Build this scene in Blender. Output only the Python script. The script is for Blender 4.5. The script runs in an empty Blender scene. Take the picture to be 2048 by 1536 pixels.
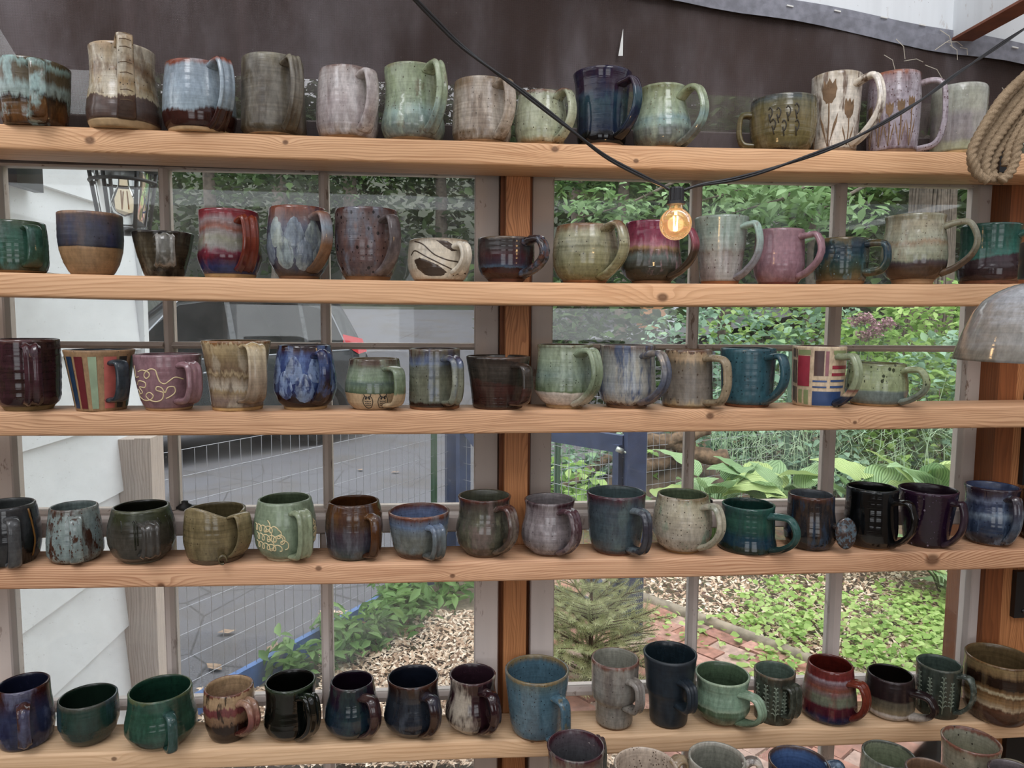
import bpy, math, random
import numpy as np
from mathutils import Matrix, Vector

random.seed(7); RNG = np.random.default_rng(7)
sc = bpy.context.scene
COL = sc.collection
PI = math.pi

# ------------------------------------------------------------------ camera
F_PX, CAM_D, CAM_Z = 1450.0, 1.2, 1.55
CAM = np.array([0.0, -CAM_D, CAM_Z])
_p, _r, _y = (math.radians(a) for a in (-5.0868, 0.4315, 4.3583))
_fw = np.array([math.sin(_y)*math.cos(_p), math.cos(_y)*math.cos(_p), math.sin(_p)])
_rt = np.array([math.cos(_y), -math.sin(_y), 0.0]); _up = np.cross(_rt, _fw)
_RT = _rt*math.cos(_r) + _up*math.sin(_r); _UP = -_rt*math.sin(_r) + _up*math.cos(_r)
cam_data = bpy.data.cameras.new('camera'); cam = bpy.data.objects.new('camera', cam_data); COL.objects.link(cam)
cam_data.sensor_width = 36.0; cam_data.lens = 36.0*F_PX/2048.0; cam_data.clip_start = 0.02; cam_data.clip_end = 300
cam.matrix_world = Matrix(((_RT[0], _UP[0], -_fw[0], CAM[0]), (_RT[1], _UP[1], -_fw[1], CAM[1]), (_RT[2], _UP[2], -_fw[2], CAM[2]), (0, 0, 0, 1)))
sc.camera = cam

# ------------------------------------------------------------------ overcast sky + exposure
sc.view_settings.view_transform = 'Standard'; sc.view_settings.look = 'None'
sc.view_settings.gamma = 1.0; sc.view_settings.use_curve_mapping = False
sc.view_settings.exposure = 1.8
sc.cycles.max_bounces = 6; sc.cycles.adaptive_threshold = .03; sc.cycles.diffuse_bounces = 3; sc.cycles.glossy_bounces = 3; sc.cycles.transparent_max_bounces = 12
world = bpy.data.worlds.new('overcast_sky'); sc.world = world; world.use_nodes = True
wn = world.node_tree.nodes; wl = world.node_tree.links
wbg = wn['Background']; wtc = wn.new('ShaderNodeTexCoord'); wsp = wn.new('ShaderNodeSeparateXYZ'); wrp = wn.new('ShaderNodeValToRGB')
wl.new(wtc.outputs['Generated'], wsp.inputs[0]); wl.new(wsp.outputs['Z'], wrp.inputs[0]); wl.new(wrp.outputs[0], wbg.inputs[0])
wrp.color_ramp.elements[0].color = (0.36, 0.37, 0.39, 1); wrp.color_ramp.elements[1].color = (1.0, 1.0, 1.02, 1)
wbg.inputs[1].default_value = 1.0
sun_d = bpy.data.lights.new('hazy_sun', 'SUN'); sun = bpy.data.objects.new('hazy_sun', sun_d); COL.objects.link(sun)
sun_d.energy = 0.6; sun_d.angle = math.radians(35); sun_d.color = (1.0, 0.97, 0.93)
sun.rotation_euler = (math.radians(38), math.radians(-14), 0)     # high, from behind the viewer's left shoulder

def area_light(name, loc, sx, sy, rad, rot):
    d = bpy.data.lights.new(name, 'AREA'); d.shape = 'RECTANGLE'; d.size = sx; d.size_y = sy; d.energy = rad*PI*sx*sy; d.color = (.97, .99, 1.0)
    o = bpy.data.objects.new(name, d); COL.objects.link(o); o.location = loc; o.rotation_euler = rot; return o
area_light('highlight_lamp_west', (-.80, -.85, 2.62), .34, .55, 7.0, (math.radians(18), 0, 0))      # pair of lamps added under the roof for crisp glaze highlights
area_light('highlight_lamp_east', (.50, -.85, 2.42), .34, .55, 7.0, (math.radians(18), 0, 0))
area_light('back_window_west', (-.95, -3.58, 1.4), 1.1, 1.0, .38, (math.radians(90), 0, 0))
area_light('back_window_east', (.95, -3.58, 1.4), 1.1, 1.0, .38, (math.radians(90), 0, 0))

# ------------------------------------------------------------------ pixel <-> world helpers (2048 x 1536 frame)
def ray(px, py): return _fw + _RT*((px-1024)/F_PX) - _UP*((py-768)/F_PX)
def at_y(px, py, Y):
    d = ray(px, py); return CAM + d*((Y-CAM[1])/d[1])
def at_z(px, py, z):
    d = ray(px, py); return CAM + d*((z-CAM[2])/d[2])
def proj(P):
    d = np.asarray(P, float)-CAM; z = d@_fw
    return 1024+F_PX*(d@_RT)/z, 768-F_PX*(d@_UP)/z

# ------------------------------------------------------------------ object helpers
def tag(o, label=None, cat=None, group=None, kind=None):
    if label: o['label'] = label
    if cat: o['category'] = cat
    if group: o['group'] = group
    if kind: o['kind'] = kind
    return o
def empty(name, loc=(0, 0, 0), rz=0.0):
    o = bpy.data.objects.new(name, None); COL.objects.link(o); o.location = loc; o.rotation_euler = (0, 0, rz)
    o.empty_display_size = 0.02; return o
class MB:
    def __init__(s): s.v = []; s.f = []; s.n = 0; s.mi = []
    def add(s, verts, faces, mi=0):
        verts = np.asarray(verts, float).reshape(-1, 3)
        s.v.append(verts); s.f += [tuple(i+s.n for i in f) for f in faces]; s.mi += [mi]*len(faces); s.n += len(verts); return s
    def box(s, lo, hi, mi=0):
        x0, y0, z0 = lo; x1, y1, z1 = hi
        return s.add([(x0,y0,z0),(x1,y0,z0),(x1,y1,z0),(x0,y1,z0),(x0,y0,z1),(x1,y0,z1),(x1,y1,z1),(x0,y1,z1)],
                     [(0,3,2,1),(4,5,6,7),(0,1,5,4),(1,2,6,5),(2,3,7,6),(3,0,4,7)], mi)
    def bar(s, a, b, w, d, up=(0, 0, 1), mi=0):
        a = np.asarray(a, float); b = np.asarray(b, float); t = b-a; t /= np.linalg.norm(t)
        u = np.cross(t, up); u /= max(np.linalg.norm(u), 1e-9); n = np.cross(u, t)
        c = [a+u*sx*w/2+n*sy*d/2 for sx, sy in ((-1,-1),(1,-1),(1,1),(-1,1))] + [b+u*sx*w/2+n*sy*d/2 for sx, sy in ((-1,-1),(1,-1),(1,1),(-1,1))]
        return s.add(c, [(0,3,2,1),(4,5,6,7),(0,1,5,4),(1,2,6,5),(2,3,7,6),(3,0,4,7)], mi)
    def tube(s, pts, rad, n=8, mi=0, cap=True, twist=0.0, lobes=0, lobe=0.0):
        pts = np.asarray(pts, float); m = len(pts); rad = np.broadcast_to(np.asarray(rad, float), (m,))
        T = np.gradient(pts, axis=0); T /= np.maximum(np.linalg.norm(T, axis=1, keepdims=True), 1e-9)
        ref = np.array([0, 0, 1.0]) if abs(T[0][2]) < .9 else np.array([1.0, 0, 0])
        N = np.cross(T[0], ref); N /= np.linalg.norm(N); V = []
        L = 0.0
        for i in range(m):
            N = N - T[i]*(N@T[i]); N /= np.linalg.norm(N); Bn = np.cross(T[i], N)
            if i: L += np.linalg.norm(pts[i]-pts[i-1])
            for k in range(n):
                a = 2*PI*k/n; rr = rad[i]*(1+lobe*math.cos(lobes*(a-twist*L)) if lobes else 1)
                V.append(pts[i]+N*rr*math.cos(a)+Bn*rr*math.sin(a))
        F = [(i*n+k, i*n+(k+1) % n, (i+1)*n+(k+1) % n, (i+1)*n+k) for i in range(m-1) for k in range(n)]
        if cap: F += [tuple(range(n))[::-1], tuple((m-1)*n+k for k in range(n))]
        return s.add(V, F, mi)
    def lathe(s, prof, n=32, mi=0, c=(0, 0, 0)):
        prof = np.asarray(prof, float); V = []; m = len(prof)
        for r, z in prof:
            for k in range(n): V.append((c[0]+r*math.cos(2*PI*k/n), c[1]+r*math.sin(2*PI*k/n), c[2]+z))
        F = [(i*n+k, i*n+(k+1) % n, (i+1)*n+(k+1) % n, (i+1)*n+k) for i in range(m-1) for k in range(n)]
        return s.add(V, F, mi)
    def build(s, name, mats, parent=None, smooth=False, loc=None):
        me = bpy.data.meshes.new(name); v = np.concatenate(s.v) if s.v else np.zeros((0, 3))
        me.from_pydata(v.tolist(), [], s.f)
        for m_ in (mats if isinstance(mats, (list, tuple)) else [mats]): me.materials.append(m_)
        if any(s.mi): me.polygons.foreach_set('material_index', s.mi)
        if smooth: me.polygons.foreach_set('use_smooth', [True]*len(s.f))
        o = bpy.data.objects.new(name, me); COL.objects.link(o)
        if parent is not None: o.parent = parent
        if loc is not None: o.location = loc
        return o
def inst(o, parent=None, loc=None, rot=None, scale=None):
    c = o.copy(); COL.objects.link(c); c.parent = parent
    if loc is not None: c.location = loc
    if rot is not None: c.rotation_euler = rot
    if scale is not None: c.scale = scale
    return c
def catmull(P, n=12):
    P = np.asarray(P, float); Q = np.vstack([2*P[0]-P[1], P, 2*P[-1]-P[-2]]); out = []
    for i in range(1, len(Q)-2):
        for k in range(n):
            t = k/n; a, b, c, d = Q[i-1], Q[i], Q[i+1], Q[i+2]
            out.append(.5*((2*b)+(-a+c)*t+(2*a-5*b+4*c-d)*t*t+(-a+3*b-3*c+d)*t**3))
    out.append(P[-1]); return np.array(out)

# ------------------------------------------------------------------ materials
def lin(h, k=1.0):
    c = [int(h[i:i+2], 16)/255 for i in (0, 2, 4)]
    c = [(x/12.92 if x <= .04045 else ((x+.055)/1.055)**2.4)*k for x in c]
    return (*c, 1.0)
class NT:
    def __init__(s, name):
        s.m = bpy.data.materials.new(name); s.m.use_nodes = True; s.t = s.m.node_tree; s.t.nodes.clear()
        s.out = s.t.nodes.new('ShaderNodeOutputMaterial')
    def node(s, typ, **kw):
        n = s.t.nodes.new('ShaderNode'+typ)
        for k, v in kw.items(): setattr(n, k, v)
        return n
    def set(s, sock, v):
        if hasattr(v, 'links') or isinstance(v, bpy.types.NodeSocket): s.t.links.new(v, sock)
        else: sock.default_value = v
    def math(s, op, a, b=0.0, c=None, clamp=False):
        n = s.node('Math', operation=op, use_clamp=clamp); s.set(n.inputs[0], a); s.set(n.inputs[1], b)
        if c is not None: s.set(n.inputs[2], c)
        return n.outputs[0]
    def coord(s, which='Object'):
        return s.node('TexCoord').outputs[which]
    def scale(s, v, sx, sy, sz, off=(0, 0, 0)):
        n = s.node('VectorMath', operation='MULTIPLY_ADD'); s.set(n.inputs[0], v); n.inputs[1].default_value = (sx, sy, sz); n.inputs[2].default_value = off
        return n.outputs[0]
    def noise(s, v, sc_=5.0, det=2.0, rough=.5, dist=0.0, col=False):
        n = s.node('TexNoise'); s.set(n.inputs['Vector'], v); n.inputs['Scale'].default_value = sc_; n.inputs['Detail'].default_value = det
        n.inputs['Roughness'].default_value = rough; n.inputs['Distortion'].default_value = dist
        return n.outputs['Color' if col else 'Fac']
    def voro(s, v, sc_, out='Distance', feature='F1', rnd=1.0):
        n = s.node('TexVoronoi', feature=feature); s.set(n.inputs['Vector'], v); n.inputs['Scale'].default_value = sc_; n.inputs['Randomness'].default_value = rnd
        return n.outputs[out]
    def ramp(s, fac, stops, interp='LINEAR'):
        n = s.node('ValToRGB'); s.set(n.inputs[0], fac); cr = n.color_ramp; cr.interpolation = interp
        while len(cr.elements) < len(stops): cr.elements.new(.5)
        for e, (p, c) in zip(cr.elements, stops):
            e.position = p; e.color = c if len(c) == 4 else (*c, 1)
        return n.outputs[0]
    def mrange(s, v, a, b, c=0.0, d=1.0, smooth=True):
        n = s.node('MapRange', interpolation_type='SMOOTHSTEP' if smooth else 'LINEAR'); s.set(n.inputs[0], v)
        for k, x in zip((1, 2, 3, 4), (a, b, c, d)): n.inputs[k].default_value = x
        return n.outputs[0]
    def mix(s, f, a, b, mode='MIX'):
        n = s.node('Mix', data_type='RGBA', blend_type=mode); s.set(n.inputs[0], f); s.set(n.inputs[6], a); s.set(n.inputs[7], b); return n.outputs[2]
    def bump(s, h, strength=.3, dist=.002):
        n = s.node('Bump'); s.set(n.inputs['Height'], h); n.inputs['Strength'].default_value = strength; n.inputs['Distance'].default_value = dist; return n.outputs[0]
    def principled(s, base, rough=.5, normal=None, **kw):
        n = s.node('BsdfPrincipled'); s.set(n.inputs['Base Color'], base); s.set(n.inputs['Roughness'], rough)
        if normal is not None: s.set(n.inputs['Normal'], normal)
        for k, v in kw.items(): s.set(n.inputs[k.replace('_', ' ')], v)
        s.t.links.new(n.outputs[0], s.out.inputs[0]); return n
def plain(name, hexc, rough=.5, var=.0, scale=30.0, bump=0.0, metal=0.0, **kw):
    t = NT(name); co = t.coord()
    base = lin(hexc)
    if var:
        nz = t.noise(co, scale, 4); base = t.mix(t.mrange(nz, .3, .7), lin(hexc, 1-var), lin(hexc, 1+var))
    nrm = t.bump(t.noise(co, scale*4, 4), bump, .002) if bump else None
    t.principled(base, rough, nrm, Metallic=metal, **kw); return t.m

def wood(name, light, dark, axis='X', ring=95.0, lines=.55, knots=(), seed=0.0, rough=.55, swirl=.012):
    """long-grain timber: growth rings drawn by a distorted field, bent round the knots"""
    t = NT(name); co = t.coord(); sp = t.node('SeparateXYZ'); t.set(sp.inputs[0], co)
    L, A, Bc = (sp.outputs[i] for i in {'X': (0, 1, 2), 'Y': (1, 0, 2), 'Z': (2, 0, 1)}[axis])
    sv = {'X': (1.6, 9, 9), 'Y': (9, 1.6, 9), 'Z': (9, 9, 1.6)}[axis]
    n1 = t.noise(t.scale(co, *sv, off=(seed, seed*1.7, seed*.6)), 1.0, 3, .55)
    fld = t.math('ADD', Bc, t.math('MULTIPLY', t.math('SUBTRACT', n1, .5), swirl*6))
    fld = t.math('ADD', fld, t.math('MULTIPLY', A, .75))
    core = None
    for (kx, kz, s) in knots:                                 # (along, across, size) in local metres
        dx = t.math('MULTIPLY', t.math('SUBTRACT', L, kx), .45); dz = t.math('SUBTRACT', Bc, kz)
        d = t.math('SQRT', t.math('ADD', t.math('MULTIPLY', dx, dx), t.math('MULTIPLY', dz, dz)))
        bend = t.math('MULTIPLY', t.math('EXPONENT', t.math('MULTIPLY', d, -1.0/(s*2.2))), s*3.0)
        fld = t.math('ADD', fld, bend)
        dx2 = t.math('SUBTRACT', L, kx)
        d2 = t.math('SQRT', t.math('ADD', t.math('MULTIPLY', dx2, dx2), t.math('MULTIPLY', t.math('MULTIPLY', dz, dz), 1.6)))
        k = t.mrange(d2, s*.45, s*1.05, 1.0, 0.0)
        core = k if core is None else t.math('MAXIMUM', core, k)
    saw = t.math('FRACT', t.math('MULTIPLY', fld, ring))
    late = t.math('MULTIPLY', t.mrange(saw, .35, .93), t.mrange(saw, .93, 1.0, 1.0, 0.0))
    fine = t.noise(t.scale(co, *{'X': (6, 260, 260), 'Y': (260, 6, 260), 'Z': (260, 260, 6)}[axis]), 1.0, 2)
    big = t.noise(t.scale(co, *sv, off=(seed*3, 4, 9)), .6, 2)
    col = t.mix(t.math('MULTIPLY', late, t.mrange(big, .3, .7, lines*.45, lines)), lin(light), lin(dark))
    col = t.mix(t.math('MULTIPLY', t.mrange(fine, .42, .72), .4), col, lin(dark))
    col = t.mix(t.math('MULTIPLY', t.mrange(big, .45, .8), .25), col, lin(dark))
    if core is not None: col = t.mix(t.math('MULTIPLY', core, .75), col, lin('4a2a18'))
    t.principled(col, rough, t.bump(t.math('ADD', late, fine), .25, .0006), Specular_IOR_Level=.3); return t.m

def lg(h, sat=.82):
    r, g, b, a = lin(h); y = .2126*r+.7152*g+.0722*b; return tuple(max(y+(c-y)*sat, 0)**1.14*.98 for c in (r, g, b))+(1.0,)
def S(txt):
    out = []
    for w in txt.split():
        p, c = w.split(':'); out.append((float(p), lg(c)))
    return out
GLAZE_N = [0]
def glaze(h, stops, wob=.05, wf=28.0, streak=.03, mott=(), speck=(), ring=.12, rough=.17, tilt=0.0, coat=0.0, mt=None):
    """fired glaze: colour bands up the height with runny edges, drifting patches, specks and throwing rings"""
    GLAZE_N[0] += 1; t = NT('fired_glaze'); co = t.coord(); off = (GLAZE_N[0]*1.37 % 17, GLAZE_N[0]*2.11 % 13, GLAZE_N[0]*.73 % 11)
    sp = t.node('SeparateXYZ'); t.set(sp.inputs[0], co)
    tt = t.math('MULTIPLY', sp.outputs[2], 1.0/h)
    if tilt: tt = t.math('ADD', tt, t.math('MULTIPLY', sp.outputs[0], tilt/h))
    cs = t.scale(co, 1, 1, 1, off)
    if wob: tt = t.math('MULTIPLY_ADD', t.math('SUBTRACT', t.noise(t.scale(co, 1, 1, .25, off), wf, 2), .5), wob*2.4, tt)
    if streak: tt = t.math('MULTIPLY_ADD', t.math('SUBTRACT', t.noise(t.scale(co, 1, 1, .08, off), 230, 2, .6), .5), streak*2.4, tt)
    col = t.ramp(tt, stops); mask = t.mrange(tt, mt-.01, mt+.02) if mt is not None else 1.0
    rg = t.noise(t.scale(co, 9, 9, 330, off), 1.0, 3, .6)
    for (hx, amt, s, zs, lo, hi) in mott:
        n = t.noise(t.scale(co, 1, 1, zs, (off[1], off[2]+s*.01, off[0])), s, 4, .62)
        col = t.mix(t.math('MULTIPLY', t.math('MULTIPLY', t.mrange(n, lo-.05, hi-.06), min(1, amt*1.15)), mask), col, lg(hx))
    if ring: col = t.mix(1.0, col, t.ramp(rg, [(.25, (1-ring*1.3,)*3), (.75, (1+ring,)*3)]), 'MULTIPLY')
    gr = t.noise(t.scale(co, 1, 1, .4, off), 170, 3, .65); pa = t.noise(t.scale(co, 1, 1, .6, off), 16, 3, .6)
    col = t.mix(1.0, col, t.ramp(t.math('MULTIPLY_ADD', gr, .6, t.math('MULTIPLY', pa, .4)), [(.34, (.70,)*3), (.64, (1.28,)*3)]), 'MULTIPLY')
    for (hx, s, size, dens) in speck:
        v = t.node('TexVoronoi', feature='F1'); t.set(v.inputs['Vector'], t.scale(co, 1, 1, .8, off)); v.inputs['Scale'].default_value = s
        sco = t.node('SeparateColor'); t.set(sco.inputs[0], v.outputs['Color']); sel = t.math('LESS_THAN', sco.outputs[0], dens)
        f = t.math('MULTIPLY', t.mrange(v.outputs['Distance'], size*.7, size, 1.0, 0.0), sel)
        col = t.mix(t.math('MULTIPLY', t.math('MULTIPLY', f, .85), mask), col, lg(hx))
    hgt = t.math('ADD', rg, t.math('MULTIPLY', t.noise(cs, 60, 2), .6))
    t.principled(col, rough, t.bump(hgt, .16, .0012), Coat_Weight=coat, Coat_Roughness=.05, Specular_IOR_Level=.5); return t.m
# ================================================================== shelves
SHZ = [0.2931, 0.0684, -0.1491, -0.4057, -0.7269]; SAG = [-.0062, -.0068, -.0027, -.0036, -.0029]
TH = [.0383, .0378, .0394, .0367, .0345]; SLP = [-.0045, -.0019, .0033, 0.0, -.0033]
SHELF_D = 0.090
def shelf_z(i, X): return CAM_Z + SHZ[i] + SAG[i]*(1-(X/.85)**2) + SLP[i]*X
def plank(name, zf, th, x0, x1, y0, y1, mat, n=36, bev=.005, parent=None):
    V = []; sec = []
    for cx, cz, a0 in ((y0+bev, 0-bev, 180), (y0+bev, -th+bev, 270), (y1-bev, -th+bev, 0), (y1-bev, -bev, 90)):
        for k in range(4):
            # corners run front-top, front-bottom, back-bottom, back-top
            a = math.radians(a0 - 0) ; q = k/3
            ang = {180: 90+90*q, 270: 180+90*q, 0: 270+90*q, 90: 0+90*q}[a0]
            sec.append((cx+bev*math.cos(math.radians(ang)), cz+bev*math.sin(math.radians(ang))))
    m = len(sec)
    for i in range(n+1):
        X = x0+(x1-x0)*i/n; jit = .0008*math.sin(X*23+zf(0)*40)
        for (y, z) in sec: V.append((X, y+jit*(y < (y0+y1)/2), zf(X)+z))
    F = [(i*m+k, i*m+(k+1) % m, (i+1)*m+(k+1) % m, (i+1)*m+k) for i in range(n) for k in range(m)]
    F += [tuple(range(m))[::-1], tuple(n*m+k for k in range(m))]
    b = MB(); b.add(V, F); o = b.build(name, mat, parent); 
    o.data.polygons.foreach_set('use_smooth', [True]*len(F))
    return o
def kpos(i, px, py):                      # knot position on a shelf's front face, local metres
    P = at_y(px, py, 0); return (P[0], P[2])
WOODS = [wood('fir_plank_a', 'd9ae86', '9c683f', seed=1.0, ring=230, lines=.75, knots=[(*kpos(0, 180, 281), .010), (*kpos(0, 571, 285), .006), (*kpos(0, 1110, 298), .008), (*kpos(0, 1272, 322), .006), (*kpos(0, 1960, 318), .016)]),
         wood('fir_plank_b', 'dab08a', 'ab7a52', seed=2.3, ring=170, lines=.6, knots=[(*kpos(1, 1325, 595), .012)]),
         wood('fir_plank_c', 'd2a884', '8a5c3c', seed=3.7, ring=330, lines=.9, knots=[(*kpos(2, 1420, 832), .009), (*kpos(2, 1710, 845), .005)]),
         wood('fir_plank_d', 'd4aa88', '945f3e', seed=5.1, ring=220, lines=.8, knots=[(*kpos(3, 322, 1172), .008), (*kpos(3, 637, 1137), .007), (*kpos(3, 905, 1152), .006), (*kpos(3, 1865, 1120), .017)]),
         wood('fir_plank_e', 'd6b592', 'b08a64', seed=6.6, ring=150, lines=.5, knots=[(*kpos(4, 228, 1518), .006), (*kpos(4, 1065, 1482), .005)])]
SHELF_NAMES = ['top fir shelf plank under the dark mesh, holding the tall jug', 'second fir shelf plank from the top, behind the glowing bulb',
               'middle fir shelf plank with dense straight grain, holding the striped mug', 'fourth fir shelf plank from the top with a big oval knot near its end',
               'pale lowest fir shelf plank behind the foreground mugs']
for i in range(5):
    o = plank('shelf_plank', lambda X, i=i: shelf_z(i, X), TH[i], -1.25, 1.32, 0.0, SHELF_D, WOODS[i])
    tag(o, SHELF_NAMES[i], 'shelf', 'fir planks of the mug rack')
BENCH_Z = 0.765
o = plank('bench_plank', lambda X: BENCH_Z, .04, -.15, 1.2, -.36, -.06, WOODS[4])
tag(o, 'bench plank below the frame that carries the foreground mugs', 'bench')
for x in (-.08, 1.1):
    b = MB(); b.box((x-.03, -.3, 0), (x+.03, -.1, BENCH_Z-.04)); b.build('bench_leg', WOODS[4], o)

# ================================================================== mugs
def smooth_profile(pts):
    p = np.array(pts, float); t = np.linspace(0, 1, 241); r = np.interp(t, p[:, 0], p[:, 1])
    kx = np.arange(-12, 13); kw = np.exp(-(kx/5.0)**2); kw /= kw.sum()
    rp = np.concatenate([2*r[0]-r[1:13][::-1], r, 2*r[-1]-r[-13:-1][::-1]]); rs = np.convolve(rp, kw, 'valid')
    return lambda q: np.interp(q, t, rs)
MUGS = {}
class Mug: pass
def place(row, xl, xr, yt, Y=None):
    Yc = Y if Y is not None else (min(.046, .103-(xr-xl)*.00045) if row != 'F' else -.13)
    zf = (lambda X: shelf_z(row, X)) if row != 'F' else (lambda X: BENCH_Z)
    ym = yt+60; az = []
    for px in (xl, xr):
        d = ray(px, ym); az.append(math.atan2(d[0], d[1]))
    c = (az[0]+az[1])/2; al = (az[1]-az[0])/2; dY = Yc+CAM_D; X = dY*math.tan(c); rho = dY/math.cos(c); R = rho*math.sin(al)
    z0 = zf(X); lo, hi = 0.02, 0.3
    for _ in range(40):
        m = (lo+hi)/2
        if proj((X, Yc, z0+m))[1] > yt: lo = m
        else: hi = m
    return X, Yc, z0, R, (lo+hi)/2, c
INSIDES = {}
def mug(row, xl, xr, yt, prof, hd, gz, ins, label, foot=None, Y=None, H=None, ridge=.13, name='mug', cat=None, rimf=None, seg=56, group=None, wt=.0042):
    X, Yc, z0, R, h, c = place(row, xl, xr, yt, Y)
    if H: h = H; z0 = z0
    if not isinstance(prof, (list, tuple)): prof = list(prof)
    pts = [prof[i:i+2] for i in range(0, len(prof), 2)] if not hasattr(prof[0], '__len__') else prof
    pf = smooth_profile(pts)
    g = Mug(); g.R, g.h, g.pf, g.X, g.Y, g.z = R, h, pf, X, Yc, z0
    root = empty(name, (X, Yc, z0), -c); g.root = root
    groups = ['mugs on the top shelf', 'mugs on the second shelf', 'mugs on the middle shelf', 'mugs on the fourth shelf', 'mugs on the lowest shelf']
    tag(root, label, cat or 'mug', group or (groups[row] if row != 'F' else 'mugs in the foreground'))
    gz = dict(gz); st = gz.pop('c'); st = S(st) if isinstance(st, str) else st
    mat = glaze(h, st, **gz); g.mat = mat
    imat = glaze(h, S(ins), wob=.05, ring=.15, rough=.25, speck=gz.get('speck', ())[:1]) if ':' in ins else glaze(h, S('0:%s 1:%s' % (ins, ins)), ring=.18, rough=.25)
    ph = random.random()*6; nr = random.uniform(7, 11); wb = random.uniform(.003, .008)
    tf = 0.0
    if foot: tf = foot[0]
    def rad(t, th, extra=0.0):
        return (pf(t)*R + extra + .001*ridge*(math.sin(2*PI*nr*t+ph)+.7*math.sin(2*PI*nr*1.7*t+2*ph+.3*math.sin(th+ph)))*min(1, 6*(1-t)))*(1+wb*math.cos(2*th+ph))
    b = MB(); rows = []
    n_out = 30
    for k in range(n_out+1):
        t = tf+(1-tf)*(k/n_out); rows.append([(rad(t, 2*PI*j/seg, .0005 if foot else 0), t*h) for j in range(seg)])
    if foot: rows.insert(0, [(rad(tf, 2*PI*j/seg)-.0012, tf*h-.0002) for j in range(seg)])
    zt = h; ro = [rad(1, 2*PI*j/seg) for j in range(seg)]
    for dr, dz in ((.0012, .0011), (.0021, .0014), (.0031, .0010), (wt, -.0006)):
        rows.append([(ro[j]-dr, zt+dz) for j in range(seg)])
    n_rim = len(rows)-2
    for k in range(1, 15):
        t = 1-(1-.075)*(k/14); rows.append([(max(rad(t, 2*PI*j/seg)-wt, .004), t*h) for j in range(seg)])
    rb = rows[-1][0][0]
    rows.append([(rb*.7, .055*h) for j in range(seg)]); rows.append([(.0005, .052*h) for j in range(seg)])
    V = []
    for rw in rows:
        for j in range(seg):
            th = 2*PI*j/seg; r_, z_ = rw[j]; dz = 0.0
            if rimf and z_ > .3*h: dz = rimf(th)*((z_/h-.3)/.7)**2
            V.append((r_*math.sin(th), -r_*math.cos(th), z_+dz))
    m = len(rows); F = []; mi = []
    for i in range(m-1):
        for j in range(seg):
            F.append((i*seg+j, i*seg+(j+1) % seg, (i+1)*seg+(j+1) % seg, (i+1)*seg+j)); mi.append(0 if i < n_rim else 1)
    if not foot: F.append(tuple(range(seg))[::-1]); mi.append(0)
    me = bpy.data.meshes.new('body'); me.from_pydata(V, [], F); me.materials.append(mat); me.materials.append(imat)
    me.polygons.foreach_set('material_index', mi); me.polygons.foreach_set('use_smooth', [True]*len(F))
    body = bpy.data.objects.new('body', me); COL.objects.link(body); body.parent = root
    if foot:
        fr = [[(rad(tf*k/4, 2*PI*j/seg)-.0006*(k == 0), tf*h*k/4) for j in range(seg)] for k in range(5)]
        V = [(r_*math.sin(2*PI*j/seg), -r_*math.cos(2*PI*j/seg), z_) for rw in fr for j, (r_, z_) in enumerate(rw)]
        F = [(i*seg+j, i*seg+(j+1) % seg, (i+1)*seg+(j+1) % seg, (i+1)*seg+j) for i in range(4) for j in range(seg)] + [tuple(range(seg))[::-1], tuple(4*seg+j for j in range(seg))]
        fm = MB(); fm.add(V, F); fo = fm.build('foot', plain('bare_clay', foot[1], .75, .15, 90, .15), root)
        fo.data.polygons.foreach_set('use_smooth', [True]*(4*seg)+[False, False])
    g.surf = lambda azd, t, off=.0004: ((rad(t, math.radians(azd))+off)*math.sin(math.radians(azd)), -(rad(t, math.radians(azd))+off)*math.cos(math.radians(azd)), t*h)
    if hd: handle(g, xl, xr, yt, *hd)
    MUGS[label] = g
    return g
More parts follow.
